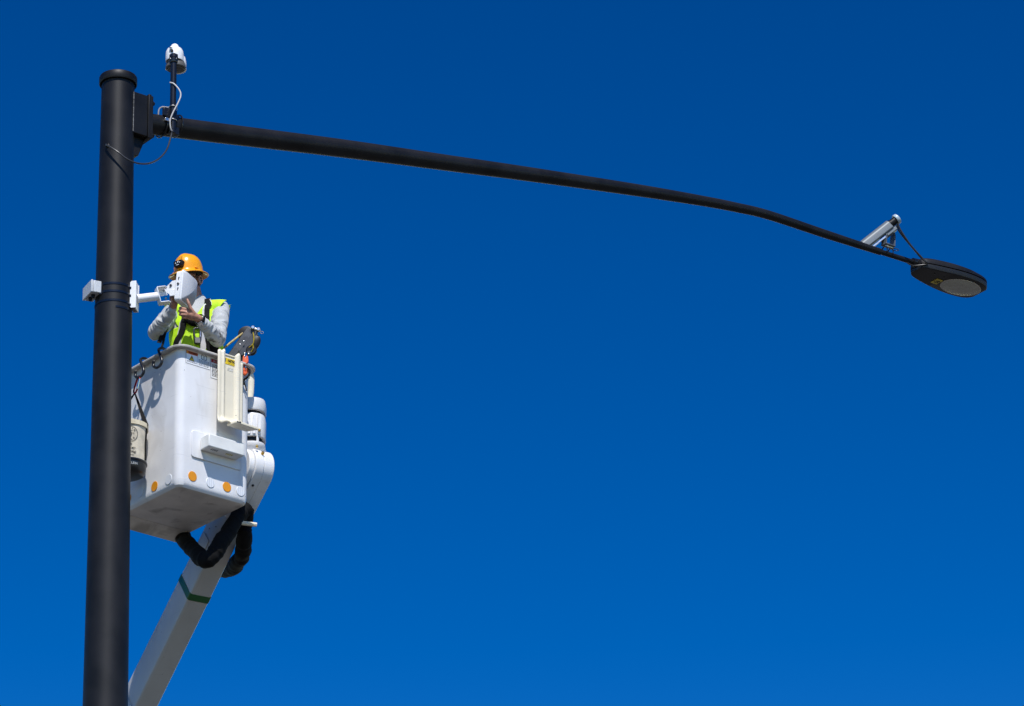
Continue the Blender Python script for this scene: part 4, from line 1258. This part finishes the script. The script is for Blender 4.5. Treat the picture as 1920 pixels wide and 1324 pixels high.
def ring_text(s, r, a_mid, step, size, name, flip=False):
    mb_ = MB()
    for i, chx in enumerate(s):
        a = a_mid + (-(i - (len(s) - 1) / 2) if not flip else (i - (len(s) - 1) / 2)) * step
        vs, fs = text_mesh(chx, size, 'CENTER', 0.0006)
        rot = a - math.pi / 2 if not flip else a + math.pi / 2
        q = [(v.x * math.cos(rot) - v.y * math.sin(rot) + r * math.cos(a), v.x * math.sin(rot) + v.y * math.cos(rot) + r * math.sin(a)) for v in vs]
        mb_.add([bwrap(emb_z)(x, y) for x, y in q], fs)
    part(name, mb_, m_print, bag)
ring_text('KLEIN', 0.046, R(90), R(26), 0.019, 'emblem_lettering')
ring_text('TOOLS', 0.046, R(-90), R(24), 0.019, 'emblem_lettering', True)
# climbing figure on a pole, in a few strokes
mb = MB()
def stroke(p, q, w):
    d = Vector((q[0] - p[0], q[1] - p[1]))
    n_ = Vector((-d.y, d.x)).normalized() * w
    c_ = [(p[0] + n_.x, p[1] + n_.y), (q[0] + n_.x, q[1] + n_.y), (q[0] - n_.x, q[1] - n_.y), (p[0] - n_.x, p[1] - n_.y)]
    mb.add([bwrap(emb_z)(x, y) for x, y in c_], [(0, 1, 2, 3)])
for p, q, w in (((0.004, -0.034), (0.004, 0.034), 0.0016), ((0.018, -0.002), (0.010, 0.018), 0.003), ((0.010, 0.018), (0.002, 0.014), 0.0018), ((0.018, -0.002), (0.006, -0.012), 0.002), ((0.018, -0.004), (0.010, -0.026), 0.002), ((-0.022, 0.022), (0.026, 0.026), 0.0014), ((0.011, 0.022), (0.012, 0.028), 0.003), ((0.022, 0.004), (0.038, 0.0), 0.0013), ((0.022, 0.010), (0.036, 0.012), 0.0013)):
    stroke(p, q, w)
part('emblem_figure', mb, m_print, bag)
for txt, z, sz in (('5109', -0.182, 0.026), ('LOAD LIMIT', -0.210, 0.021), ('75 LBS (34kg)', -0.238, 0.022), ('www.kleintools.com', -0.262, 0.010)):
    text_part('print_line', txt, sz, None, None, None, m_print, bag, sx=0.88, bold=0.0005, wrap=bwrap(z))
bb = bcx + Vector((0.0, -(BR_ - 0.0085), -0.35))
text_part('base_lettering', 'KLEIN', 0.026, bb, X, Z, m_box, bag, wrap=lambda x, y: bcx + Vector((math.cos(acen + x / BR_ + 0.25), math.sin(acen + x / BR_ + 0.25), 0)) * (BR_ - 0.0085) + Z * (-0.328 + y))

# ================================================================= the worker
SL, SR = W(413, 580, 0.48), W(325, 586, 0.46)
EL, WL = W(408, 637, 0.28), W(373, 598, 0.035)
ER, WR = W(290.5, 624, 0.30), W(324, 580, 0.10)
floor_z = N0.z + 0.035
mid = (SL + SR) / 2
TL = Vector((SL.x - SR.x, SL.y - SR.y, 0)).normalized()
TF = Vector((TL.y, -TL.x, 0))                          # chest direction
foot_xy = Vector((mid.x, NY + 0.50, 0))
person = thing('person', Vector((foot_xy.x, foot_xy.y, floor_z)), 'worker in orange hard hat and lime vest standing in the bucket', 'person')
zS = mid.z
zH = floor_z + 0.93
def tc(z):                                             # torso axis
    t = (z - zH) / (zS - zH)
    return Vector((foot_xy.x * (1 - t) + mid.x * t, (foot_xy.y) * (1 - t) + (mid.y + 0.035) * t, z))
def torso_rings(grow=0.0):
    spec = [(zH - 0.10, 0.165, 0.115), (zH, 0.172, 0.122), (zH + 0.13, 0.158, 0.115), (zS - 0.24, 0.172, 0.122), (zS - 0.12, 0.182, 0.122), (zS - 0.04, 0.178, 0.108), (zS + 0.02, 0.150, 0.088), (zS + 0.055, 0.100, 0.072), (zS + 0.08, 0.070, 0.062)]
    return [[tc(z) + TL * ((a + grow) * math.cos(t)) + TF * ((b + grow) * math.sin(t)) for t in [2 * math.pi * j / 32 for j in range(32)]] for z, a, b in spec]
HC = W(355, 527, 0.43)
yaw, nod = R(30), R(10)
fh = Vector((-math.sin(yaw), -math.cos(yaw), 0))
HF = (fh * math.cos(nod) - Z * math.sin(nod)).normalized()
HU = (Z * math.cos(nod) + fh * math.sin(nod)).normalized()
HL = HU.cross(HF)                                      # worker's left
HR_ = Matrix((HL, HF, HU)).transposed()
def hp(l, f, u):
    return HC + HL * l + HF * f + HU * u
neck0 = W(371, 566, 0.50)
forms = MB()
forms.ell(hp(0, -0.012, 0.035), (HL, HF, HU), (0.077, 0.098, 0.098), 28, 18)
forms.ell(hp(0, 0.022, -0.045), (HL, HF, HU), (0.062, 0.072, 0.075), 24, 14)
forms.ell(hp(0, 0.060, -0.092), (HL, HF, HU), (0.030, 0.026, 0.022), 16, 10)       # chin
forms.ell(hp(0, 0.083, 0.028), (HL, HF, HU), (0.050, 0.016, 0.012), 16, 10)        # brow
forms.tube([hp(0, 0.088, 0.018), hp(0, 0.106, -0.022)], [0.009, 0.0135], 12)      # nose
forms.ell(hp(0, 0.102, -0.025), (HL, HF, HU), (0.017, 0.014, 0.010), 12, 8)
forms.ell(hp(0, 0.086, -0.052), (HL, HF, HU), (0.024, 0.010, 0.006), 12, 8)        # lips
forms.ell(hp(0, 0.085, -0.063), (HL, HF, HU), (0.021, 0.010, 0.006), 12, 8)
for s_1 in (-1, 1):
    forms.ell(hp(s_1 * 0.044, 0.060, -0.012), (HL, HF, HU), (0.022, 0.02, 0.020), 12, 8)   # cheekbone
    e_ = hp(s_1 * 0.079, -0.012, -0.008)
    ring_ = [e_ + HL * (s_1 * (0.006 + 0.010 * (0.5 - 0.5 * math.cos(t)))) + HF * (0.018 * math.cos(t) - 0.004) + HU * (0.031 * math.sin(t)) for t in [2 * math.pi * j / 18 for j in range(18)]]
    forms.tube(ring_, 0.0055, 8, closed=True)
    forms.ell(e_ + HL * (s_1 * 0.003), (HL, HF, HU), (0.006, 0.017, 0.028), 12, 8)
    forms.ell(e_ + HL * (s_1 * 0.006) - HU * 0.030 + HF * 0.004, (HL, HF, HU), (0.006, 0.008, 0.009), 10, 6)
forms.capsule([hp(0, -0.03, -0.05), neck0 * 0.5 + hp(0, -0.02, -0.07) * 0.5, neck0 - Z * 0.02], [0.060, 0.056, 0.064], 18)
forms.loft(torso_rings())
# arms
forms.capsule([SL, SL * 0.5 + EL * 0.5, EL, EL * 0.6 + WL * 0.4, WL], [0.050, 0.045, 0.036, 0.034, 0.026], 16)
forms.capsule([SR, SR * 0.5 + ER * 0.5, ER, ER * 0.6 + WR * 0.4, WR], [0.050, 0.045, 0.036, 0.034, 0.026], 16)
# legs
for s_1 in (-1, 1):
    hip = tc(zH - 0.03) + TL * (s_1 * 0.09)
    kn = hip - Z * 0.42 + TF * 0.03
    an = Vector((kn.x, kn.y, floor_z + 0.09)) - TF * 0.03
    forms.capsule([hip, kn, an], [0.085, 0.058, 0.042], 16)
    forms.capsule([an - Z * 0.05, an - Z * 0.055 + TF * 0.17], [0.038, 0.034], 12)
# left hand: back of the hand to the camera, fingers curled under the antenna, thumb up its face
PLc = W(359, 591, 0.0)
forms.capsule([WL, W(366, 594, 0.015), PLc], [0.029, 0.030, 0.031], 14)
forms.capsule([W(360, 586, -0.002), W(353, 583, -0.004)], [0.024, 0.015], 12)
forms.capsule([W(360, 595, 0.004), W(353, 595, 0.006)], [0.024, 0.015], 12)
forms.capsule([W(357, 588, -0.002), W(352, 588, -0.002)], [0.026, 0.018], 12)
lf = [[(351, 581, -0.008), (341.5, 578, -0.002), (337.5, 577.5, 0.02), (340, 577, 0.05)],
      [(350, 586, -0.010), (340, 584, -0.006), (335.8, 583.5, 0.02), (339, 582, 0.05)],
      [(350.5, 591, -0.006), (341, 590.5, -0.002), (337, 590, 0.022), (340, 588, 0.05)],
      [(353, 596, 0.004), (345.5, 596, 0.004), (342, 595, 0.026), (344, 593, 0.048)]]
for j, fg in enumerate(lf):
    r_ = [0.0115, 0.0105, 0.0098, 0.0085] if j < 3 else [0.010, 0.009, 0.0085, 0.0075]
    forms.capsule([W(*p) for p in fg], r_, 12)
forms.capsule([W(363, 588, -0.01), W(357.5, 579, -0.034), W(354, 569.5, -0.048), W(351.3, 562, -0.048)], [0.019, 0.0145, 0.012, 0.0095], 12)
# right hand: gripping the clamp from below and behind
forms.capsule([WR, W(325, 573, 0.09), W(326.5, 568, 0.085)], [0.029, 0.031, 0.030], 14)
rf = [[(322, 566, 0.07), (320, 559, 0.07), (323, 554, 0.08), (328, 553, 0.09)],
      [(325, 565, 0.09), (323, 556, 0.10), (326, 551, 0.11), (331, 550, 0.12)],
      [(328, 564, 0.10), (327, 556, 0.12), (330, 550, 0.13), (335, 549, 0.13)],
      [(331, 565, 0.10), (331, 557, 0.13), (334, 552, 0.14), (338, 551, 0.14)]]
for j, fg in enumerate(rf):
    forms.capsule([W(*p) for p in fg], [0.0115, 0.0105, 0.0095, 0.0085], 12)
forms.capsule([W(326, 571, 0.06), W(322.5, 565.5, 0.045), W(322.5, 560, 0.05)], [0.016, 0.0125, 0.010], 12)
bodym = remeshed(forms, 0.0042, 3)
part('body', bodym, m_skin, person, smooth=180)

# shirt: torso and sleeves to the wrist, with folds
sf = MB()
sf.loft(torso_rings(0.016))
def seg(a, b, n):
    return [a.lerp(b, i / n) for i in range(n + 1)]
wl_end = EL.lerp(WL, 0.82)
wr_end = ER.lerp(WR, 0.94)
sf.capsule([SL, SL.lerp(EL, 0.35), SL.lerp(EL, 0.7), EL, EL.lerp(WL, 0.3), EL.lerp(WL, 0.62), wl_end], [0.070, 0.064, 0.060, 0.055, 0.055, 0.048, 0.040], 20)
sf.capsule([SR, SR.lerp(ER, 0.35), SR.lerp(ER, 0.7), ER, ER.lerp(WR, 0.3), ER.lerp(WR, 0.62), wr_end], [0.074, 0.068, 0.062, 0.056, 0.056, 0.048, 0.040], 20)
sf.capsule([neck0 - Z * 0.035, neck0 - Z * 0.005], [0.075, 0.070], 18)
def fold(p):
    w = 0.0
    for a, b, k in ((EL, WL, 1.0), (ER, WR, 1.0), (SL, EL, 0.8), (SR, ER, 0.8)):
        ab = b - a
        t = max(0, min(1, (p - a).dot(ab) / ab.length_squared))
        d = (p - (a + ab * t)).length
        if d < 0.10:
            abn = ab.normalized()
            dv_ = p - (a + ab * t)
            al = t * ab.length
            q = abn * (al * 24 + 0.9 * noise.noise(p * 7)) + dv_ * 11 + X * (3.1 * k)
            ridge = 1.0 - 2.4 * abs(noise.noise(q))
            amp = (0.35 + 0.65 * (1 - abs(2 * t - 1)) if k < 1 else (0.55 + 0.45 * t))
            w += 0.0135 * k * amp * (ridge - 0.35)
    return w + 0.005 * noise.noise(p * 10)
shm = remeshed(sf, 0.006, 4, fold)
stained_shirt((EL - BASE[person]) + (WL - EL) * 0.12 + Vector((0.0, -0.03, -0.005)), 0.105)
part('shirt', shm, m_shirt, person, smooth=180)

# vest: worn over torso and shoulder caps, open V at the neck, cut at the armholes
vf = MB()
vf.loft(torso_rings(0.030))
nL = (TL * 0.8 + (EL - SL).normalized() * 0.5).normalized()
nR = (-TL * 0.8 + (ER - SR).normalized() * 0.5).normalized()
vf.capsule([SL - TL * 0.07 - Z * 0.005, SL - nL * 0.01, SL + nL * 0.07], [0.078, 0.086, 0.088], 22)
vf.capsule([SR + TL * 0.07 - Z * 0.005, SR - nR * 0.01, SR + nR * 0.07], [0.078, 0.086, 0.088], 22)
vfm = remeshed(vf, 0.007, 5, lambda p: 0.007 * noise.noise(p * 8) + 0.003 * noise.noise(p * 22))
bmv = bmesh.new()
vv_ = [bmv.verts.new(p) for p in vfm.v]
for f in vfm.f:
    bmv.faces.new([vv_[i] for i in f])
def cut(co, no):
    bmesh.ops.bisect_plane(bmv, geom=bmv.verts[:] + bmv.edges[:] + bmv.faces[:], dist=1e-5, plane_co=co, plane_no=no)
cut(SL + nL * 0.034, nL)
cut(SR + nR * 0.034, nR)
v0 = tc(zS) * 1.0
for s_1 in (-1, 1):
    cut(Vector((mid.x, mid.y, zS - 0.075)) + TL * (s_1 * 0.004), (TL * s_1 - Z * 0.60).normalized())
cut(Vector((mid.x, mid.y, zS + 0.062)), Z)
bmv.verts.index_update()
vfm.v = [v.co.copy() for v in bmv.verts]
vfm.f = [tuple(v.index for v in f.verts) for f in bmv.faces]
bmv.free()
keep = []
for f in vfm.f:
    c = sum((vfm.v[i] for i in f), Vector()) / len(f)
    q = c - mid
    l = q.dot(TL)
    front = (c - tc(c.z)).dot(TF)
    hz_ = c.z - zS
    if (c - SL).dot(nL) > 0.034 and l > 0 and hz_ > -0.17:
        continue
    if (c - SR).dot(nR) > 0.034 and l < 0 and hz_ > -0.17:
        continue
    if hz_ > 0.062:
        continue
    if front > 0 and abs(l) < 0.004 + 0.60 * (hz_ + 0.075):
        continue
    if front <= 0 and abs(l) < 0.075 and hz_ > 0.03:
        continue
    keep.append(f)
used = sorted({i for f in keep for i in f})
rm = {o: i for i, o in enumerate(used)}
vmb = MB()
vmb.v = [vfm.v[i] for i in used]
vmb.f = [tuple(rm[i] for i in f) for f in keep]
vest = part('vest', vmb, m_vest, person, smooth=180)
mdv = vest.modifiers.new('thickness', 'SOLIDIFY')
mdv.thickness = 0.004
bvh = BVHTree.FromPolygons(vfm.v, vfm.f)
def tp(l, z, f=0.2):
    return tc(zS + z) + TL * l + TF * f
# silver tape: one vertical band each side, one round the waist
surf_ribbon(bvh, [tp(0.085, 0.06, 0.0), tp(0.085, 0.0), tp(0.075, -0.12), tp(0.065, -0.26), tp(0.065, -0.42)], 0.045, 0.003, m_silver, 'silver_band', vest, 0.002)
surf_ribbon(bvh, [tp(-0.085, 0.06, 0.0), tp(-0.10, 0.0), tp(-0.12, -0.12), tp(-0.145, -0.26, .15), tp(-0.15, -0.42, .15)], 0.045, 0.003, m_silver, 'silver_band', vest, 0.002)
surf_ribbon(bvh, [tp(-0.24, -0.41, 0.02), tp(-0.1, -0.42), tp(0, -0.42), tp(0.1, -0.42), tp(0.24, -0.41, 0.02)], 0.045, 0.0045, m_silver, 'silver_band', vest, 0.002)
# harness: shoulder straps, chest pack, waist pad, D ring
har = surf_ribbon(bvh, [tp(0.070, 0.09, -0.06), tp(0.078, 0.06, 0.05), tp(0.092, -0.02), tp(0.090, -0.09), tp(0.085, -0.16), tp(0.10, -0.28), tp(0.13, -0.42)], 0.040, 0.007, m_web, 'harness', person, 0.004)
surf_ribbon(bvh, [tp(-0.070, 0.09, -0.06), tp(-0.078, 0.06, 0.05), tp(-0.100, -0.02), tp(-0.11, -0.10), tp(-0.13, -0.2), tp(-0.16, -0.30, 0.12), tp(-0.17, -0.42, 0.1)], 0.046, 0.007, m_web, 'shoulder_strap', har, 0.004)
surf_ribbon(bvh, [tp(-0.13, -0.115), tp(0.0, -0.14), tp(0.10, -0.12)], 0.042, 0.010, m_web, 'chest_strap', har, 0.006)
pk = []
for i in range(9):
    t = i / 8
    loc, nrm, _, _ = bvh.find_nearest(tp(-0.085 + 0.15 * t, -0.135 - 0.03 * math.sin(math.pi * t)))
    pk.append(loc + nrm * 0.022)
pks = spline(pk, 6)
part('lanyard_pack', MB().tube(pks, [0.026 * (1 + 0.16 * math.sin(i * 1.9) + 0.1 * noise.noise(p * 30)) * (0.6 + 0.4 * math.sin(math.pi * i / (len(pks) - 1))) for i, p in enumerate(pks)], n=16), m_fabric, har, smooth=60)
loc, nrm, _, _ = bvh.find_nearest(tp(-0.088, -0.10))
tg = nrm.cross(Z).normalized()
part('strap_tag', MB().box(loc + nrm * 0.026, (tg, nrm, Z), (0.015, 0.003, 0.017)), M('tan_tag', (0.30, 0.22, 0.11), 0.6, var=0.2, vscale=60), har, bevel=0.002)
loc, nrm, _, _ = bvh.find_nearest(tp(0.012, -0.235))
tg = nrm.cross(Z).normalized()
up_ = tg.cross(nrm)
if up_.z < 0:
    up_ = -up_
dr = [loc + nrm * 0.02 + tg * x + up_ * y for x, y in ((-0.022, 0.03), (0.022, 0.03), (0.026, 0.0), (0.02, -0.04), (0.0, -0.055), (-0.02, -0.04), (-0.026, 0.0))]
part('snap_hook', MB().tube(spline(dr, 5, closed=True), 0.0065, n=10, closed=True), m_dsteel, har)
part('snap_gate', MB().capsule([dr[5], dr[0]], [0.007, 0.009], n=10), m_steel, har)
part('hook_swivel', MB().box(loc + nrm * 0.02 - up_ * 0.075, (tg, nrm, up_), (0.024, 0.013, 0.026)), m_dsteel, har, bevel=0.005)
surf_ribbon(bvh, [tp(0.14, -0.20, 0.1), tp(0.135, -0.27, 0.15), tp(0.13, -0.34, 0.15), tp(0.13, -0.45, 0.15)], 0.085, 0.012, m_web, 'waist_pad', har, 0.012)
a_, b_ = W(307, 622, 0.30), W(298, 643, 0.24)
dd = (b_ - a_).normalized()
sd = dd.cross(Y).normalized()
part('strap_tail', MB().box((a_ + b_) / 2, (sd, dd.cross(sd), dd), (0.016, 0.002, (b_ - a_).length / 2)), m_web, har, bevel=0.001)
part('tail_cord', MB().tube(spline([W(314, 615, 0.34), W(309, 628, 0.31), W(306, 642, 0.27), W(303, 652, 0.2)], 6), 0.009, n=8), m_web, har)

# hard hat with full brim
HHc = hp(0, 0.0, 0.056)
hat = None
a_l, a_f = 0.104, 0.123
prof_h = [(1.0, 0.0), (0.995, 0.02), (0.975, 0.045), (0.93, 0.072), (0.85, 0.098), (0.72, 0.120), (0.55, 0.136), (0.33, 0.146), (0.12, 0.150), (0.01, 0.151)]
nH = 64
rings = []
# brim: drooping edge, longer at front and back
def hatpt(a, k, z, extra=0.0):
    return HHc + HL * ((a_l * k + extra) * math.cos(a)) + HF * ((a_f * k + extra) * math.sin(a)) + HU * z
for ex, z in ((0.034, -0.020), (0.037, -0.018), (0.037, -0.0145), (0.033, -0.012), (0.018, -0.005), (0.006, 0.000), (0.001, 0.008)):
    rings.append([hatpt(2 * math.pi * j / nH, 1.0, z - (0.010 * max(0, math.sin(2 * math.pi * j / nH)) ** 2 if ex > 0.01 else 0), ex * (1 + (0.25 if math.sin(2 * math.pi * j / nH) > 0 else 0.10) * abs(math.sin(2 * math.pi * j / nH)))) for j in range(nH)])
for k, z in prof_h[1:]:
    ring_ = []
    for j in range(nH):
        a = 2 * math.pi * j / nH
        p = hatpt(a, k, z)
        side_ = abs(math.cos(a)) * a_l * k              # raised crown ridge front to back
        if side_ < 0.030 and z > 0.06:
            p += HU * 0.006 * math.cos(side_ / 0.030 * math.pi / 2)
        ring_.append(p)
    rings.append(ring_)
inner_ = [[hatpt(2 * math.pi * j / nH, k * 0.95, z - 0.004) for j in range(nH)] for k, z in reversed(prof_h[:-1])]
under = [[hatpt(2 * math.pi * j / nH, 0.97, -0.006, 0.002) for j in range(nH)], [hatpt(2 * math.pi * j / nH, 1.0, -0.022 - (0.010 * max(0, math.sin(2 * math.pi * j / nH)) ** 2), 0.030 * (1 + (0.25 if math.sin(2 * math.pi * j / nH) > 0 else 0.10) * abs(math.sin(2 * math.pi * j / nH)))) for j in range(nH)]]
hat = part('hard_hat', MB().loft(rings + inner_ + under, False, False, closed=False), m_helmet, person, smooth=40)
part('suspension_band', MB().loft([[HHc + HL * (0.088 * math.cos(a)) + HF * (0.108 * math.sin(a)) + HU * z for a in [2 * math.pi * j / 40 for j in range(40)]] for z in (-0.022, 0.02)], False, False), m_helmet_in, hat, solid=0.004)
part('hat_lining', MB().loft([[HHc + HL * (0.100 * math.cos(a)) + HF * (0.12 * math.sin(a)) + HU * 0.004 for a in [2 * math.pi * j / 40 for j in range(40)]]], True, False), m_helmet_in, hat)
part('side_slot', MB().box(hatpt(R(18), 1.0, 0.018, 0.001), (HF, HL, HU), (0.018, 0.006, 0.005)), m_helmet, hat, bevel=0.003)
part('side_slot', MB().box(hatpt(R(162), 1.0, 0.018, 0.001), (HF, HL, HU), (0.018, 0.006, 0.005)), m_helmet, hat, bevel=0.003)
# head lamp on the front of the hat and its strap
la = R(88)
lcn = hatpt(la, 0.955, 0.054, 0.010)
ln = (HF * math.cos(R(12)) + HU * math.sin(R(12))).normalized()
lu = (HU - ln * HU.dot(ln)).normalized()
ll = lu.cross(ln)
part('head_lamp', MB().prism([(-0.041, 0.012), (-0.034, -0.024), (-0.025, -0.032), (0.025, -0.032), (0.034, -0.024), (0.041, 0.012), (0.034, 0.021), (-0.034, 0.021)], lcn, ll, lu, ln, -0.02, 0.016), m_rubber, hat, bevel=0.004)
for x, y in ((-0.018, 0.0), (0.0, 0.004), (0.018, 0.0), (0.004, 0.010)):
    part('lamp_lens', MB().lathe([(0.0045, 0), (0.0045, 0.002), (0.001, 0.0025)], lcn + ll * x + lu * y + ln * 0.016, (ll, lu, ln), n=12), m_decal, hat)
part('lamp_marking', MB().box(lcn - lu * 0.017 + ln * 0.0165, (ll, lu, ln), (0.012, 0.003, 0.0008)), m_box, hat)
part('lamp_button', MB().box(lcn + lu * 0.021 - ln * 0.002, (ll, lu, ln), (0.012, 0.004, 0.008)), m_redalu, hat, bevel=0.002)
part('lamp_clip', MB().box(lcn + lu * 0.022 - ln * 0.010, (ll, lu, ln), (0.017, 0.004, 0.008)), m_rubber, hat, bevel=0.002)
# small black emblem above the lamp
ec = hatpt(R(78), 0.86, 0.0985, 0.0025)
en = (HF * math.cos(R(40)) + HU * math.sin(R(40)) + HL * 0.12).normalized()
eu = (HU - en * HU.dot(en)).normalized()
e_l = eu.cross(en)
mb = MB()
for tri_ in (((-0.015, -0.010), (-0.009, -0.010), (0.001, 0.013)), ((0.0, 0.004), (0.003, 0.008), (0.014, -0.010)), ((0.002, -0.010), (0.008, -0.010), (0.002, 0.0))):
    mb.add([ec + e_l * (x * 1.2) + eu * (y * 1.2) + en * 0.009 for x, y in tri_], [(0, 1, 2)])
part('hat_emblem', mb, m_print, hat)

# hair below the hat at back and sides
hb_ = MB()
hb_.ell(hp(0, -0.022, 0.022), (HL, HF, HU), (0.0815, 0.094, 0.085), 32, 20)
hv = []
for f in hb_.f:
    c = sum((hb_.v[i] for i in f), Vector()) / len(f) - HC
    if c.dot(HF) < 0.020 and c.dot(HU) < 0.06 and c.dot(HU) > -0.045 and not (abs(c.dot(HL)) > 0.06 and c.dot(HF) > -0.045 and c.dot(HU) < 0.02):
        hv.append(f)
hb_.f = hv
part('hair', hb_, m_hair, person, solid=0.003, smooth=180)
# glasses
gl = MB()
for s_1 in (-1, 1):
    ctr = hp(s_1 * 0.034, 0.098, 0.000)
    gl.tube([ctr + HL * (0.027 * math.cos(t)) + HU * (0.020 * math.sin(t)) - HF * (0.012 * max(0, s_1 * math.cos(t))) for t in [2 * math.pi * j / 20 for j in range(20)]], 0.0028, 8, closed=True)
    gl.tube([hp(s_1 * 0.061, 0.086, 0.006), hp(s_1 * 0.079, 0.04, 0.010), hp(s_1 * 0.083, -0.01, 0.012)], 0.0032, 8)
gl.tube([hp(-0.008, 0.100, 0.004), hp(0.008, 0.100, 0.004)], 0.003, 8)
glass = part('glasses', gl, m_rubber, person)
mg = M('tinted_lens', (0.05, 0.06, 0.07), 0.08, var=0.02)
for s_1 in (-1, 1):
    ctr = hp(s_1 * 0.034, 0.096, 0.000)
    part('lens', MB().lathe([(0.026, 0), (0.02, 0.003), (0.001, 0.004)], ctr, (HL, HU * 0.76, HF), n=20), mg, glass)
for s_1 in (-1, 1):
    part('eye', MB().ell(hp(s_1 * 0.032, 0.080, 0.0), (HL, HF, HU), (0.011, 0.010, 0.010), 14, 10), m_decal, person)
# chin strap beside the ear
part('chin_strap', MB().tube(spline([hp(0.086, 0.022, 0.045), hp(0.083, 0.026, 0.0), hp(0.070, 0.034, -0.06), hp(0.030, 0.06, -0.112)], 8), 0.0045, n=8, squash=(1, 0.5)), m_web, person)
# watch on the left wrist
wd = (WL - EL).normalized()
wc = EL.lerp(WL, 0.97)
wu_ = wd.cross(Y).normalized()
ww = wd.cross(wu_)
wt = part('watch', MB().loft([[wc + wd * z + (wu_ * math.cos(a) + ww * math.sin(a)) * r for a in [2 * math.pi * j / 28 for j in range(28)]] for z, r in ((-0.011, 0.040), (-0.011, 0.0435), (0.011, 0.0415), (0.011, 0.038))], closed=True), m_rubber, person)
fd = (-wu_ * 0.55 + Vector((0, -1, 0)) - wd * Vector((0, -1, 0)).dot(wd)).normalized()
fd = (Vector((-0.1, -0.8, -0.6)) - wd * Vector((-0.1, -0.8, -0.6)).dot(wd)).normalized()
ft = wd.cross(fd)
part('watch_face', MB().box(wc + fd * 0.044, (wd, ft, fd), (0.017, 0.019, 0.005)), M('watch_glass', (0.25, 0.25, 0.26), 0.12, metal=0.6, var=0.05), wt, bevel=0.003)
# trousers and boots inside the bucket
tr = MB()
for s_1 in (-1, 1):
    hip = tc(zH - 0.03) + TL * (s_1 * 0.09)
    kn = hip - Z * 0.42 + TF * 0.03
    an = Vector((kn.x, kn.y, floor_z + 0.09)) - TF * 0.03
    tr.capsule([hip, kn, an + Z * 0.04], [0.10, 0.076, 0.066], 18)
tr.loft([[tc(z) + TL * (0.192 * math.cos(t)) + TF * (0.142 * math.sin(t)) for t in [2 * math.pi * j / 32 for j in range(32)]] for z in (zH - 0.12, zH + 0.06)])
part('trousers', remeshed(tr, 0.010, 4, lambda p: 0.006 * noise.noise(p * 9)), m_trouser, person, smooth=180)
for s_1 in (-1, 1):
    hip = tc(zH - 0.03) + TL * (s_1 * 0.09)
    an = Vector((hip.x, hip.y, floor_z + 0.09))
    part('boot', remeshed(MB().capsule([an + Z * 0.05, an - Z * 0.03, an - Z * 0.038 + TF * 0.17], [0.060, 0.056, 0.048], 16).box(an - Z * 0.08 + TF * 0.07, (TL, TF, Z), (0.045, 0.13, 0.010)), 0.008, 3), m_rubber, person, smooth=180)
